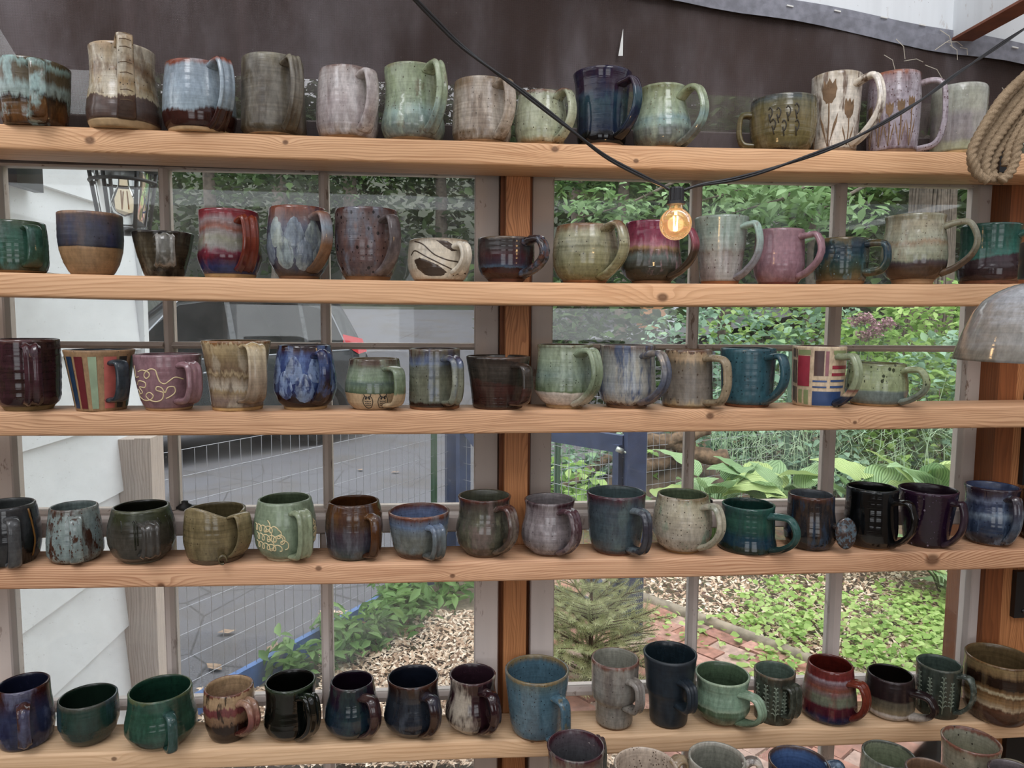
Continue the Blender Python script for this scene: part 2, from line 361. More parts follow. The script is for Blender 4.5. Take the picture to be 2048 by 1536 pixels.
def handle(g, xl, xr, yt, azd, tt, tb, xout, w=22, th=9, ribs=0, mat=None, up=.09, shape=0, bumps=0):
    w /= 1000.0; th /= 1000.0; az = math.radians(azd); R, h, pf = g.R, g.h, g.pf
    ra, rb = pf(tt)*R-.0025, pf(tb)*R-.0025; za, zb = tt*h, tb*h
    if xout is not None:
        P = np.array([g.X, g.Y, g.z+h*.5]); c = proj(P)[0]; v = np.array([g.X, g.Y+CAM_D]); v /= np.linalg.norm(v); u = np.array([v[1], -v[0]])
        pm = (proj(P+np.array([u[0], u[1], 0])*.01)[0]-c)/.01
        dx = abs(xout-c)/pm-w/2*abs(math.cos(az)); rho = math.hypot(g.X, g.Y+CAM_D)
        RO = dx*rho/(rho*abs(math.sin(az))+dx*math.cos(az))              # nearer to the lens looks bigger
        RO = min(max(RO, R*1.15+.012), R+.062)
    else: RO = max(ra, rb)+.032
    RO -= th/2; Hh = za-zb; U = up*h
    if shape == 0:
        P = [(ra, za), (ra+.38*(RO-ra), za+U*.8), (ra+.78*(RO-ra), za+U*.45), (RO, za-.30*Hh), (rb+.86*(RO-rb), za-.62*Hh), (rb+.42*(RO-rb), za-.88*Hh), (rb, zb)]
    elif shape == 1:   # squarer ear
        P = [(ra, za), (ra+.5*(RO-ra), za+U*.5), (ra+.9*(RO-ra), za-.06*Hh), (RO, za-.40*Hh), (RO-.04*(RO-rb), za-.68*Hh), (rb+.7*(RO-rb), za-.93*Hh), (rb, zb)]
    else:              # high loop above the rim
        P = [(ra, za), (ra+.25*(RO-ra), za+U), (ra+.7*(RO-ra), za+U*1.05), (RO, za+U*.25), (RO, za-.35*Hh), (rb+.75*(RO-rb), za-.78*Hh), (rb, zb)]
    C = catmull(P, 6); C[0, 0] = ra; m = len(C); T = np.gradient(C, axis=0); T /= np.linalg.norm(T, axis=1, keepdims=True)
    n = 30 if ribs else 16; V = []
    e = np.array([math.sin(az), -math.cos(az), 0]); tg = np.array([math.cos(az), math.sin(az), 0])
    for i in range(m):
        s = i/(m-1); ww = w*(1.12-.22*math.sin(PI*s)); tk = th*(1.15-.25*math.sin(PI*s))
        N = np.array([-T[i][1], T[i][0]])
        for k in range(n):
            a = 2*PI*k/n; cx = math.cos(a); sy = math.sin(a)
            cx = math.copysign(abs(cx)**.75, cx); sy = math.copysign(abs(sy)**.75, sy)
            y = tk/2*sy
            if ribs and sy > .25: y += 0.0019*math.cos(2*PI*ribs*(cx*.5)+(0 if ribs % 2 else PI))*min(1, 2.5*(1-abs(cx)))
            if bumps and sy > 0: y += .0011*math.sin(cx*9+s*40)*math.sin(s*bumps)
            rr = C[i, 0]+N[0]*y; zz = C[i, 1]+N[1]*y
            V.append(e*rr+tg*(cx*ww/2)+np.array([0, 0, zz]))
    F = [(i*n+k, i*n+(k+1) % n, (i+1)*n+(k+1) % n, (i+1)*n+k) for i in range(m-1) for k in range(n)]
    F += [tuple(range(n))[::-1], tuple((m-1)*n+k for k in range(n))]
    b = MB(); b.add(V, F); o = b.build('handle', mat or g.mat, g.root, True); g.handle = o
    return o
def hglaze(g_h, c, **kw): return glaze(g_h, S(c) if ':' in c else S('0:%s 1:%s' % (c, c)), **kw)
def patch(g, a0, a1, t0, t1, mat, name='painted_stripe', off=.0007, na=8, nt=10, a0b=None, a1b=None):
    """painted field lying on the wall of a mug between two azimuths and two heights"""
    a0b = a0 if a0b is None else a0b; a1b = a1 if a1b is None else a1b; V = []
    for i in range(nt+1):
        s = i/nt; t = t0+(t1-t0)*s; A0 = a0b+(a0-a0b)*s; A1 = a1b+(a1-a1b)*s
        for j in range(na+1): V.append(g.surf(A0+(A1-A0)*j/na, t, off))
    F = [(i*(na+1)+j, i*(na+1)+j+1, (i+1)*(na+1)+j+1, (i+1)*(na+1)+j) for i in range(nt) for j in range(na)]
    b = MB(); b.add(V, F); return b.build(name, mat, g.root, True)
def blob(g, pts, mat, name='leaf_motif', off=.0009):
    """filled outline on the wall of a mug; pts are (azimuth deg, t)"""
    pts = np.array(pts, float); c = pts.mean(0); V = [g.surf(*c, off)]; n = len(pts); F = []
    pp = np.vstack([pts, pts[:1]]); d = []                       # finer outline
    for k in range(n):
        m = max(1, int(np.hypot((pp[k+1]-pp[k])[0], (pp[k+1]-pp[k])[1]*60)/4)); d += [pp[k]+(pp[k+1]-pp[k])*q/m for q in range(m)]
    pts = np.array(d); n = len(pts); rs = (.2, .4, .6, .8, 1.0)
    for s in rs:
        for p in pts: q = c+(p-c)*s; V.append(g.surf(*q, off if s < 1 else off*.3))
    for k in range(n):
        F.append((0, 1+k, 1+(k+1) % n))
        for i in range(len(rs)-1): F.append((1+i*n+k, 1+i*n+n+k, 1+i*n+n+(k+1) % n, 1+i*n+(k+1) % n))
    b = MB(); b.add(V, F); return b.build(name, mat, g.root, True)
def line(g, pts, mat, rad=.0009, name='carved_line', smooth=True, off=.0002, n=6):
    q = catmull(pts, 5) if smooth and len(pts) > 2 else np.array(pts, float)
    b = MB(); b.tube([g.surf(a, t, off) for a, t in q], rad, n); return b.build(name, mat, g.root, True)
# ------------------------------------------------------------------ the mugs, shelf by shelf
CYL = [0, .93, .05, .97, .2, 1, .6, .98, 1, .98]
ivory = plain('scratched_cream', 'cdbb92', .6); ink = plain('black_print', '1c1713', .6); bark = plain('matte_brown_clay', '735a41', .8, .2, 60, .3)
# --- top shelf
g = mug(0, -12, 145, 134, [0,.80,.1,.86,.5,.95,1,1], (4, .90, .06, None, 24, 9, 0, None, .04, 1), dict(c='0:4a3018 .1:6e4820 .3:6a4c28 .40:2e2218 .45:8c9c96 .58:93a8a4 .68:665a44 .82:5e5238 .92:8aa6a0 .965:5a4c32', wob=.14, streak=.08, mott=[('9cbab8', .65, 30, .6, .60, .72), ('3a2a18', .6, 55, .25, .58, .7)], ring=.06, rough=.12), '6a6a58', 'wide brown mug with runny pale teal glaze at the frame edge, top shelf')
g = mug(0, 168, 322, 104, [0,.88,.08,.96,.2,1,.35,.96,.55,.88,.75,.85,.9,.86,1,.875], (3, .93, .10, None, 25, 7, 0, None, .10, 2), dict(mt=0.36, c='0:5c4a42 .28:5e4a42 .34:6a5548 .36:c2b391 .48:a08458 .56:b3a182 .7:85694a .82:a8987c .95:9b8664 .98:a88f6c', wob=.08, streak=.05, mott=[('c6bda9', .7, 34, .4, .52, .66), ('6a4f30', .55, 60, .4, .55, .7)], speck=[('3a2a1a', 210, .22, .3)], rough=.2), '7a6a52', 'tall tan jug with a patterned strap handle looping above its rim', foot=(.09, 'a58a66'))
dk = plain('stamped_brown', '5e4a34', .6)
for k in range(9):
    s = .06+.1*k
    hb = g.handle.data; nV = 16; rows_ = len(hb.vertices)//nV; i0 = int(rows_*(.30+.066*k)); i1 = min(i0+1, rows_-1)
    for sgn in (-1, 1):
        a = np.array(hb.vertices[i0*nV+4].co); bb = np.array(hb.vertices[i1*nV+4].co); c_ = np.array(hb.vertices[i0*nV+(1 if sgn > 0 else 7)].co)
        b = MB(); b.tube([a+(0, -.0003, 0), c_*.75+bb*.25+(0, -.0006, 0)], .0007, 5); b.build('stamped_line', dk, g.handle)
g = mug(0, 323, 473, 138, [0,.80,.1,.93,.25,1,.5,.985,.8,.93,1,.88], (30, .92, .06, 477, 28, 9, 4, None, .08), dict(mt=0.3, c='0:3a1c18 .27:44231c .31:8797a0 .6:8d9daa .92:8a97a2 .97:8a4a32', wob=.09, streak=.03, mott=[('a9b6bd', .5, 40, .15, .5, .7)], rough=.13), '7a7f86', 'pale blue mug with dark red-brown dipped base and ribbed handle', foot=(.05, 'c4a47c'))
g = mug(0, 480, 612, 125, [0,.60,.03,.86,.1,1,.3,.98,.6,.95,.9,.94,1,.92], (28, .88, .08, 613, 25, 9, 3, None, .05), dict(c='0:57492f .1:5f5542 .35:766e60 .7:6f6758 .9:776f5c .98:8d8772', streak=.05, mott=[('4c3f2c', .65, 50, .25, .5, .68), ('8e8a80', .4, 45, .3, .52, .7)], ring=.2, rough=.3), '6a6454', 'olive brown streaked mug between pale blue and lilac white mugs', foot=(.035, 'a08260'))
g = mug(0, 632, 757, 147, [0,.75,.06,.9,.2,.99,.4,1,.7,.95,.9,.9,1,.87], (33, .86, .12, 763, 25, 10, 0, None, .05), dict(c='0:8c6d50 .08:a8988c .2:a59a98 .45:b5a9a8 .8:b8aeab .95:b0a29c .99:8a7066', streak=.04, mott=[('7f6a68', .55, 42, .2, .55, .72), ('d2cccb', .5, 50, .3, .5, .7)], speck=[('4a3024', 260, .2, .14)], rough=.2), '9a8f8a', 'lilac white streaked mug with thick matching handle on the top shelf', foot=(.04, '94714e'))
g = mug(0, 762, 890, 143, [0,.72,.06,.88,.18,1,.3,.98,.45,.9,.6,.86,.8,.86,1,.90], (33, .90, .12, 900, 23, 9, 2, None, .08), dict(c='0:6f5a45 .08:7a8078 .2:7f9088 .36:8fa8a0 .5:98a88a .75:9caa88 .95:94a17c .99:8c8a66', wob=.07, mott=[('70503a', .5, 45, .6, .62, .74), ('b2bfa4', .4, 40, .2, .52, .7)], speck=[('4a3a24', 170, .2, .35)], rough=.12), '7a8468', 'celadon green waisted mug with a big looping handle', foot=(.04, '8a6d4c'))
g = mug(0, 905, 1022, 169, [0,.80,.05,.93,.2,1,.5,.98,.8,.95,.93,.94,1,.92], (37, .86, .08, 1036, 24, 9, 0, None, .06), dict(c='0:75604a .15:7d6850 .2:a89a8a .5:b5a797 .8:ac9c8c .92:9c8468 .99:8f785c', wob=.04, mott=[('cbc2b5', .5, 40, .3, .5, .7), ('7a6450', .5, 60, .2, .56, .7)], speck=[('463626', 200, .22, .3)], ring=.2, rough=.22), '9a8c7a', 'beige mug with brown dipped base and peach brown rim', foot=(.04, 'a58563'))
g = mug(0, 1030, 1133, 192, [0,.78,.08,.9,.3,1,.6,1,.85,.92,1,.85], (46, .86, .08, 1157, 21, 8, 0, None, .12), dict(c='0:8c6a44 .1:9a8a64 .16:9ea488 .6:a8ad90 .93:9da286 .98:7a5036', wob=.06, mott=[('c3c8b0', .4, 45, .25, .5, .7)], speck=[('4c3220', 190, .24, .4)], rough=.13), '8f9478', 'small pale green speckled mug crossed by the black cable', foot=(.05, '9a7850'))
g = mug(0, 1146, 1263, 151, [0,.72,.05,.76,.1,.82,.3,.85,.6,.88,.85,.93,1,1], (44, .80, .12, 1288, 21, 9, 0, None, .02), dict(mt=0.2, c='0:0d0c0e .16:100f14 .2:1d2a44 .35:24384a .6:2f4d58 .68:34485a .74:3a2a3c .98:34243a', wob=.07, mott=[('1a2246', .6, 45, .4, .55, .7), ('5a6e80', .3, 30, .3, .58, .75)], ring=.1, rough=.1), '2a2430', 'tall purple and teal mug with a black base on the top shelf', foot=(.045, '9a7050'))
g = mug(0, 1266, 1384, 180, [0,.62,.05,.8,.15,.95,.3,1,.45,.97,.6,.88,.8,.78,.92,.76,1,.80], (50, .78, .06, 1420, 21, 9, 2, None, .14), dict(c='0:6d6552 .1:6a6c64 .28:727a76 .36:8fa79c .44:7f9a98 .55:93a48c .8:8f9a76 .98:8a9068', wob=.07, mott=[('a9b59c', .4, 40, .2, .52, .7)], speck=[('6a4424', 190, .2, .3)], rough=.11), '7a8060', 'round green mug with aqua band and wide handle beside the purple one', foot=(.035, '957752'))
g = mug(0, 1498, 1634, 204, [0,.70,.1,.85,.3,.95,.6,1,.85,.98,1,.97], (-80, .74, .16, 1471, 20, 8, 2, None, .03, 1), dict(c='0:2f2214 .04:6a5f38 .3:766a40 .6:7a6c42 .85:6a6440 .95:525c5c .99:4a4a44', wob=.05, mott=[('5a5230', .5, 40, .25, .5, .7), ('8f8a72', .3, 60, .2, .55, .7)], ring=.22, rough=.12), '6a6a58', 'low olive bowl mug with dark stamped marks and its handle turned away')
for a0, t0 in ((-22, .62), (-8, .6), (8, .62), (22, .66), (-16, .4), (2, .36), (24, .36)):
    line(g, [(a0-3, t0+.1), (a0, t0+.14), (a0+4, t0+.06), (a0+1, t0-.05), (a0-2, t0+.02), (a0+1, t0-.14)], plain('stamped_dark', '2e281c', .4), .0011, 'stamped_mark')
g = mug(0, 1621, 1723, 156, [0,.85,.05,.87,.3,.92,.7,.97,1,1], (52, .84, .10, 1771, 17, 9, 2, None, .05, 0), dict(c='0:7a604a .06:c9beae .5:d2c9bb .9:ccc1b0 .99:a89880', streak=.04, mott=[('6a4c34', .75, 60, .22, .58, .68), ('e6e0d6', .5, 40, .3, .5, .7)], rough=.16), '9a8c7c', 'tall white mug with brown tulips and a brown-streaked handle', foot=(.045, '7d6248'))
def tulip(g, a, t, s, m, w=1.0):
    """s: height scale, w: width scale; t is the foot of the flower cup"""
    blob(g, [(a-7*w, t+.04*s), (a-8*w, t+.16*s), (a-6.5*w, t+.26*s), (a-3.2*w, t+.20*s), (a, t+.27*s), (a+3.2*w, t+.20*s), (a+6.5*w, t+.26*s), (a+8*w, t+.16*s), (a+7*w, t+.04*s), (a+3*w, t-.02*s), (a-3*w, t-.02*s)], m, 'tulip_motif')
    line(g, [(a, t), (a+1, t*.6), (a-1, .08)], m, .0013, 'stem_motif')
    blob(g, [(a-1, .05), (a-4*w, t*.3), (a-9*w, t*.62), (a-10*w, t*.8), (a-5*w, t*.55)], m, 'leaf_motif')
    blob(g, [(a+1, .05), (a+4*w, t*.3), (a+9*w, t*.6), (a+10*w, t*.82), (a+5*w, t*.55)], m, 'leaf_motif')
tulip(g, -16, .62, 1.15, bark, 2.3); tulip(g, 33, .42, .95, bark, 1.7); tulip(g, -64, .50, 1.1, bark, 1.6)
g = mug(0, 1734, 1842, 154, [0,.92,.05,.94,.4,.99,.7,1,.9,.97,1,.95], (84, .86, .06, 1893, 13, 8, 2, None, .04, 1), dict(c='0:7a5c48 .05:9a8c96 .4:aa9fa8 .8:a89ca4 .95:9a7f80 .985:9a5a38', streak=.04, mott=[('6a4a4c', .6, 60, .3, .52, .68), ('c4bcc4', .5, 38, .3, .5, .7)], speck=[('5a2e28', 240, .3, .45)], rough=.16), '8f8484', 'lilac mug with a row of small brown tulips and rust rim', foot=(.045, '7a5a40'))
for a in (-58, -30, -8, 16, 40): tulip(g, a, .5+.04*math.sin(a), .6, bark, 1.15)
g = mug(0, 1860, 1975, 179, [0,.97,.1,.96,.5,.97,.9,1,.97,.99,1,.95], None, dict(c='0:a5845a .04:9c9a74 .16:9f9d80 .22:938a88 .55:989090 .66:a6a698 .9:a8aa9c .99:b4b4aa', wob=.03, streak=.01, mott=[('bab8a4', .3, 20, .3, .5, .7)], speck=[('c8c2c0', 160, .16, .2)], ring=.06, rough=.08), '8f8f84', 'grey green glossy tumbler without handle beside the rope', name='tumbler', cat='cup', foot=(.05, 'a8875a'))
# --- second shelf
g = mug(1, -28, 98, 446, [0,.80,.06,.93,.2,1,.6,1,.85,.97,1,.93], (24, .86, .14, 82, 25, 8, 0, None, .06, 1), dict(c='0:4a3a20 .1:4a4728 .2:36523e .5:3a6656 .8:33604f .98:4a5a44', mott=[('5a8a84', .5, 36, .4, .52, .7), ('24402e', .5, 45, .4, .55, .7)], rough=.1), '3a5a4a', 'teal green mug cut by the frame, second shelf beside the blue cup', foot=(.05, '86653f'))
g = mug(1, 113.5, 249, 430, [0,.62,.08,.72,.2,.84,.4,.95,.6,.99,1,.98], None, dict(mt=0.46, c='0:9a7850 .44:a07e55 .452:23222c .5:40414f .8:454656 .95:5c4c48 .985:9a7658', wob=.015, streak=.005, mott=[('5c4c48', .6, 40, .4, .52, .68), ('34406a', .4, 34, .4, .55, .7)], speck=[('15131a', 150, .2, .2)], ring=.14, rough=.35), '4a4648', 'dark blue dipped cup with bare tan lower half, no handle', name='cup', cat='cup')
g = mug(1, 264, 391, 468, [0,.60,.1,.68,.5,.86,1,1], (2, .86, .24, None, 30, 8, 4, hglaze(.07, '6c6a62', mott=[('b0aea8', .5, 60, .2, .55, .7)]), .03, 1), dict(c='0:1e140e .12:2c221a .25:453c2c .6:544b38 .9:3f372a .98:231c18', mott=[('767060', .6, 36, .25, .55, .72), ('2a241a', .5, 40, .2, .52, .7)], ring=.25, rough=.14), '3a342a', 'small dark flared bowl mug with a striped handle facing out')
g = mug(1, 393, 524, 425, [0,.76,.06,.81,.15,.9,.3,1,.45,.97,.65,.92,.85,.92,1,.93], (29, .82, .12, 519, 31, 9, 5, hglaze(.1, '0:45283a .25:6e2a1c 1:8a3c22', ring=.05, rough=.1), .06), dict(c='0:2b3054 .16:363c66 .26:5c2434 .36:70283a .42:84807a .55:7e7c68 .66:8a7f7c .72:8a5442 .84:8f7f80 .93:8c3640 .985:7a2630', wob=.07, streak=.03, mott=[('8a2436', .55, 34, .3, .56, .72)], rough=.11), '5a2a2c', 'red and blue banded mug with rust ribbed handle, second shelf', foot=(.06, 'a08056'))
pet = hglaze(.12, '92a0a2', mott=[('5c6470', .7, 70, .2, .5, .68), ('a8b0a0', .5, 50, .4, .5, .7)], rough=.14)
pet2 = hglaze(.12, '7c8894', mott=[('4c5264', .7, 70, .2, .5, .68), ('a0aaa4', .5, 50, .4, .5, .7)], rough=.14)
def petal(g, a, t, w, hh, m, off=.0007):
    blob(g, [(a+w*math.sin(q)*(.75+.25*math.cos(q)), t-hh*math.cos(q)*.5) for q in np.linspace(0, 2*PI, 15)[:-1]], m, 'glaze_petal', off)
g = mug(1, 533, 660, 419, [0,.62,.06,.66,.12,.78,.25,.93,.45,1,.7,.98,.9,.93,1,.91], (33, .84, .12, 671, 23, 9, 0, hglaze(.11, '0:4a3c34 .5:8a6444 .75:8796a2 1:8a5a3c', ring=.05), .06), dict(c='0:5a4230 .1:4c4444 .3:555a6c .7:5f6474 .85:7a5f58 .97:86503c', mott=[('3a3c50', .6, 45, .25, .5, .68)], rough=.13), '6a5a54', 'blue grey mug with overlapping pale petal glaze marks', foot=(.05, '6e4c30'))
for k, (a, t) in enumerate(((-46, .64), (-8, .63), (28, .60), (-66, .42), (-27, .36), (10, .34), (44, .36))): petal(g, a, t, 24, .46, (pet, pet2)[k % 2], .0009+.00015*k)
g = mug(1, 670, 798, 423, [0,.68,.04,.70,.1,.8,.25,.92,.5,1,1,.985], (34, .82, .10, 807, 25, 9, 0, hglaze(.11, '5c5252', mott=[('867a7a', .5, 40, .3, .5, .7)]), .05), dict(c='0:5a4a40 .1:5f4e4e .5:6c5452 .9:685856 .985:5a3a34', mott=[('6f7480', .7, 34, .4, .52, .68), ('7a5a4e', .6, 50, .3, .52, .7)], speck=[('150f10', 120, .34, .3), ('1c1416', 230, .28, .25)], rough=.13), '4a4040', 'mauve brown mug with black pitted speckles, second shelf', foot=(.06, '7a5636'))
cream_m = dict(c='0:9a7a58 .05:c9bda8 .9:cdc2ae .985:8a7a64', wob=.05, mott=[], ring=.08, rough=.14)
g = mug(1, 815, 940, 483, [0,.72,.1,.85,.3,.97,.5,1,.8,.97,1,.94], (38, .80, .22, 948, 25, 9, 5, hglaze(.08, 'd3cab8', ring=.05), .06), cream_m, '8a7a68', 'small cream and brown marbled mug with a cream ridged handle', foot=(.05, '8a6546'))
mb = plain('marbled_brown', '41342a', .2, .15, 60)
blob(g, [(-52, .5), (-40, .58), (-22, .5), (0, .38), (20, .2), (8, .1), (-14, .09), (-30, .14), (-38, .22), (-46, .3)], mb, 'marbled_patch')
blob(g, [(-8, .97), (16, .95), (30, .84), (36, .72), (24, .7), (10, .8)], mb, 'marbled_patch')
for pts in ([(-52, .95), (-30, .86), (-8, .62), (14, .5), (36, .46)], [(-60, .62), (-48, .72), (-20, .55), (10, .36), (40, .2)], [(30, .14), (52, .22), (66, .2)]): line(g, pts, mb, .0012, 'marbled_vein')
g = mug(1, 956, 1068, 479, [0,.62,.05,.62,.09,.68,.2,.88,.35,.97,.6,1,1,.99], (47, .88, .20, 1104, 23, 12, 0, hglaze(.08, '3a3030', mott=[('5a6a80', .6, 60, 1, .5, .65), ('7a4a34', .5, 80, 1, .55, .7)], rough=.1), .09, 0, 14), dict(mt=0.33, c='0:3e1d14 .22:4a2218 .3:3c2220 .33:4c6276 .40:3c3444 .6:4c2c30 .78:3c3838 .95:39322e .985:6a5a48', wob=.07, mott=[('3f4e5c', .55, 42, .3, .55, .7), ('4a2830', .5, 30, .3, .5, .7)], rough=.12), '3a3230', 'dark low footed mug with blue drip line in front of the post', foot=(.09, '5a3626'))
g = mug(1, 1105, 1236, 454, [0,.62,.05,.68,.15,.85,.3,.97,.5,1,.75,.97,.92,.9,1,.87], (43, .90, .10, 1263, 25, 9, 1, None, .10), dict(c='0:80663c .1:7c7448 .3:88855f .55:8a8a6c .62:757458 .66:92937a .85:8e8d70 .97:7c5c40', wob=.03, mott=[('a6a68a', .5, 40, .2, .5, .7)], speck=[('34281a', 170, .2, .35)], ring=.2, rough=.15), '6a6448', 'round olive speckled mug beside the post, second shelf', foot=(.055, '8a5c38'))
g = mug(1, 1243, 1365, 447, [0,.64,.05,.64,.12,.85,.25,1,.4,.97,.6,.9,.85,.86,1,.87], (50, .82, .12, 1402, 20, 9, 0, hglaze(.11, '0:3a3024 .45:4a3a2c .6:8a4a56 1:7c2c48', ring=.05), .02), dict(c='0:3a3020 .15:3d3728 .3:4a4a42 .42:5f6a66 .5:5c4a34 .56:9a7a52 .6:a8707c .7:90405a .97:7c2c48', wob=.07, streak=.04, mott=[('c898a2', .4, 50, .25, .58, .75), ('2f2a20', .4, 40, .3, .55, .7)], rough=.1), '6a2a40', 'raspberry topped brown mug partly behind the light bulb', foot=(.055, '6a4a2e'))
g = mug(1, 1388, 1496, 437, [0,.66,.05,.72,.2,.78,.5,.86,.8,.94,1,1], (58, .84, .10, 1530, 20, 9, 1, hglaze(.12, '0:7f7a80 .4:8a8a90 .7:93aca2 1:a0bbb0', mott=[('6a5a50', .6, 60, .3, .55, .7)]), .03), dict(c='0:857a78 .2:8f8684 .4:948c88 .48:85786e .55:939a92 .75:8fa298 .97:8a9a8e', mott=[('b4b4ac', .4, 40, .3, .5, .7)], speck=[('5a4434', 190, .24, .3)], streak=.05, rough=.14), '7a8a82', 'tall flared mug, mint above grey mauve, behind the bulb', foot=(.05, '8a5836'))
g = mug(1, 1506, 1610, 462, [0,.72,.05,.8,.15,.92,.35,1,.6,.98,.85,.95,1,.94], (60, .86, .14, 1652, 18, 10, 0, None, .02, 0, 26), dict(c='0:6a3c36 .04:80565a .3:93707a .6:9a7680 1:94727a', wob=.04, mott=[('a88a92', .5, 26, .4, .5, .7), ('7c5a62', .4, 26, .3, .55, .7)], ring=.06, rough=.16), '805e64', 'dusty pink mug with knobbly handle, second shelf', foot=(.04, '66352e'))
g = mug(1, 1626, 1737, 480, [0,.82,.05,.88,.2,.95,.5,1,.8,1,1,.97], (66, .86, .26, 1784, 20, 11, 1, None, .02, 1), dict(c='0:7c623e .16:6a5a3a .26:4a4c34 .45:36504c .62:2c4854 .8:283a48 .93:3c4438 .985:6a5a38', wob=.16, mott=[('5a8088', .4, 50, .5, .58, .72), ('6a5a34', .5, 45, .4, .58, .7)], speck=[('86a0a0', 180, .2, .2)], rough=.12), '3a463c', 'low blue green mug with round handle and brown base', foot=(.09, '86623f'))
g = mug(1, 1761, 1898, 434, [0,.62,.06,.62,.12,.8,.25,.97,.4,1,.6,.97,.8,.9,.92,.88,1,.91], (74, .82, .16, 1958, 17, 9, 1, hglaze(.12, '0:5f4c3c .35:6a5846 .5:8a8670 1:a3a28a', mott=[('7a5a3c', .5, 60, .3, .55, .7)]), .06), dict(mt=0.34, c='0:6a4c32 .2:5e4632 .28:57494a .31:5f5a58 .34:94977f .5:a3a48c .58:9a8468 .64:a5a690 .85:a39a80 .97:8c866c', wob=.06, mott=[('b9bda8', .5, 40, .2, .5, .7), ('94684a', .5, 40, .15, .58, .72)], speck=[('5a4430', 200, .2, .4)], rough=.11), '8a8468', 'large cream green footed mug with huge thin handle', foot=(.08, '9c7a58'))
g = mug(1, 1914, 2048, 452, [0,.84,.05,.88,.12,.97,.25,1,.4,.95,.6,.92,1,.95], (70, .80, .30, None, 20, 9, 2, None, .06), dict(mt=0.46, c='0:6f4632 .06:4c3230 .2:3f3032 .42:4c3c42 .46:3f7a6e .6:336a5f .97:2a574c', wob=.03, tilt=-.16, mott=[('7a4a40', .4, 30, .2, .58, .72)], ring=.12, rough=.12), '2f5548', 'teal and plum mug at the frame edge above the lamp shade', foot=(.06, '7a4e36'))
# --- middle shelf
g = mug(2, -18, 124, 679, [0,.72,.05,.74,.1,.9,.2,.96,.6,1,1,.98], (6, .90, .12, None, 26, 9, 2, None, .03, 1), dict(c='0:331a20 .2:3e2229 .6:43262e .95:3a1e26 .985:5a3a34', mott=[('56343e', .6, 34, .2, .5, .7), ('3a2a1e', .5, 50, .3, .58, .7)], ring=.3, rough=.11), '3a2028', 'big dark plum mug cut by the frame, middle shelf', foot=(.07, '7a6440'), ridge=.3)
g = mug(2, 127, 273, 700, [0,.70,.05,.72,.5,.84,.9,.95,.96,.985,1,1], (27, .80, .18, 251, 24, 9, 0, hglaze(.1, '323d46', mott=[('56636c', .5, 36, .4, .5, .7)]), .03, 1), dict(c='0:a5835a .95:a9875e .98:a07e56', wob=0, streak=0, mott=[('8a6a44', .3, 30, .5, .5, .7)], speck=[('4a3420', 230, .22, .3)], ring=.06, rough=.5), '3c4850', 'tan flared mug with vertical painted stripes and slate handle')
for a0, a1, hx in ((-68, -52, '22364e'), (-46, -30, '5c2026'), (-20, -6, '8a9c82'), (6, 28, 'ad5c54'), (33, 50, '2e2e2a'), (62, 76, '3a5e4e'), (90, 104, '22364e'), (-100, -84, '3a5e4e')):
    patch(g, a0, a1, .05, .91, plain('painted_slip', hx, .3, .12, 50))
g = mug(2, 267, 405, 709, [0,.66,.06,.72,.2,.83,.5,.93,.8,.99,1,1], (30, .82, .18, 411, 30, 10, 3, None, .04, 1), dict(c='0:8c6a70 1:8f6c74', wob=0, mott=[('a07e84', .4, 20, .4, .5, .7)], ring=.05, rough=.16), '7c5c62', 'dusty pink mug with looping cream scribble, middle shelf', foot=(.05, 'b8946a'))
def zpath(L): return [(math.degrees(math.asin(max(-.95, min(.95, (x-1230)/(252-(y-480)*.2))))), (885-y)/415.0) for x, y in L]
for L in ([(1000, 545), (986, 590), (1002, 632), (1036, 626)],
          [(1030, 590), (1060, 575), (1102, 592), (1105, 620), (1085, 636), (1072, 612), (1088, 580), (1118, 565), (1146, 576), (1160, 620), (1176, 660), (1206, 675), (1240, 650), (1276, 628), (1330, 645)],
          [(1012, 690), (1040, 657), (1080, 667), (1078, 704), (1044, 702), (1062, 740), (1050, 755), (1022, 722)],
          [(1022, 755), (1042, 780), (1075, 802), (1112, 795), (1131, 765), (1106, 740), (1085, 765), (1106, 797), (1150, 808), (1186, 790), (1194, 742), (1152, 722), (1157, 696), (1186, 706), (1206, 742), (1226, 702), (1264, 700), (1270, 740), (1240, 770), (1210, 786)]): line(g, zpath(L), ivory, .0011)
g = mug(2, 403, 543, 682, [0,.72,.05,.74,.5,.84,.9,.96,1,1], (23, .93, .14, None, 34, 7, 6, hglaze(.12, '0:7c6450 .5:a3927c .8:c0b294 1:b99a54', mott=[('6c543a', .5, 70, .2, .52, .7)]), .04, 1), dict(c='0:8f7558 .15:8c776c .28:a08a66 .33:b9ae9c .45:a3927c .5:857052 .53:b09c78 .58:7f6850 .8:94805c .96:b4a078 .985:8a6034', wob=.07, streak=.07, mott=[('5e4630', .6, 34, .4, .56, .7), ('b8ac96', .5, 40, .4, .55, .7)], rough=.2), '7a6034', 'tall tan flared mug with a broad ridged strap handle', foot=(.05, 'b38c5a'))
bp = hglaze(.12, '7488aa', mott=[('2c3c6c', .8, 90, .35, .48, .62), ('9aa8b8', .4, 60, .5, .55, .7)], rough=.1)
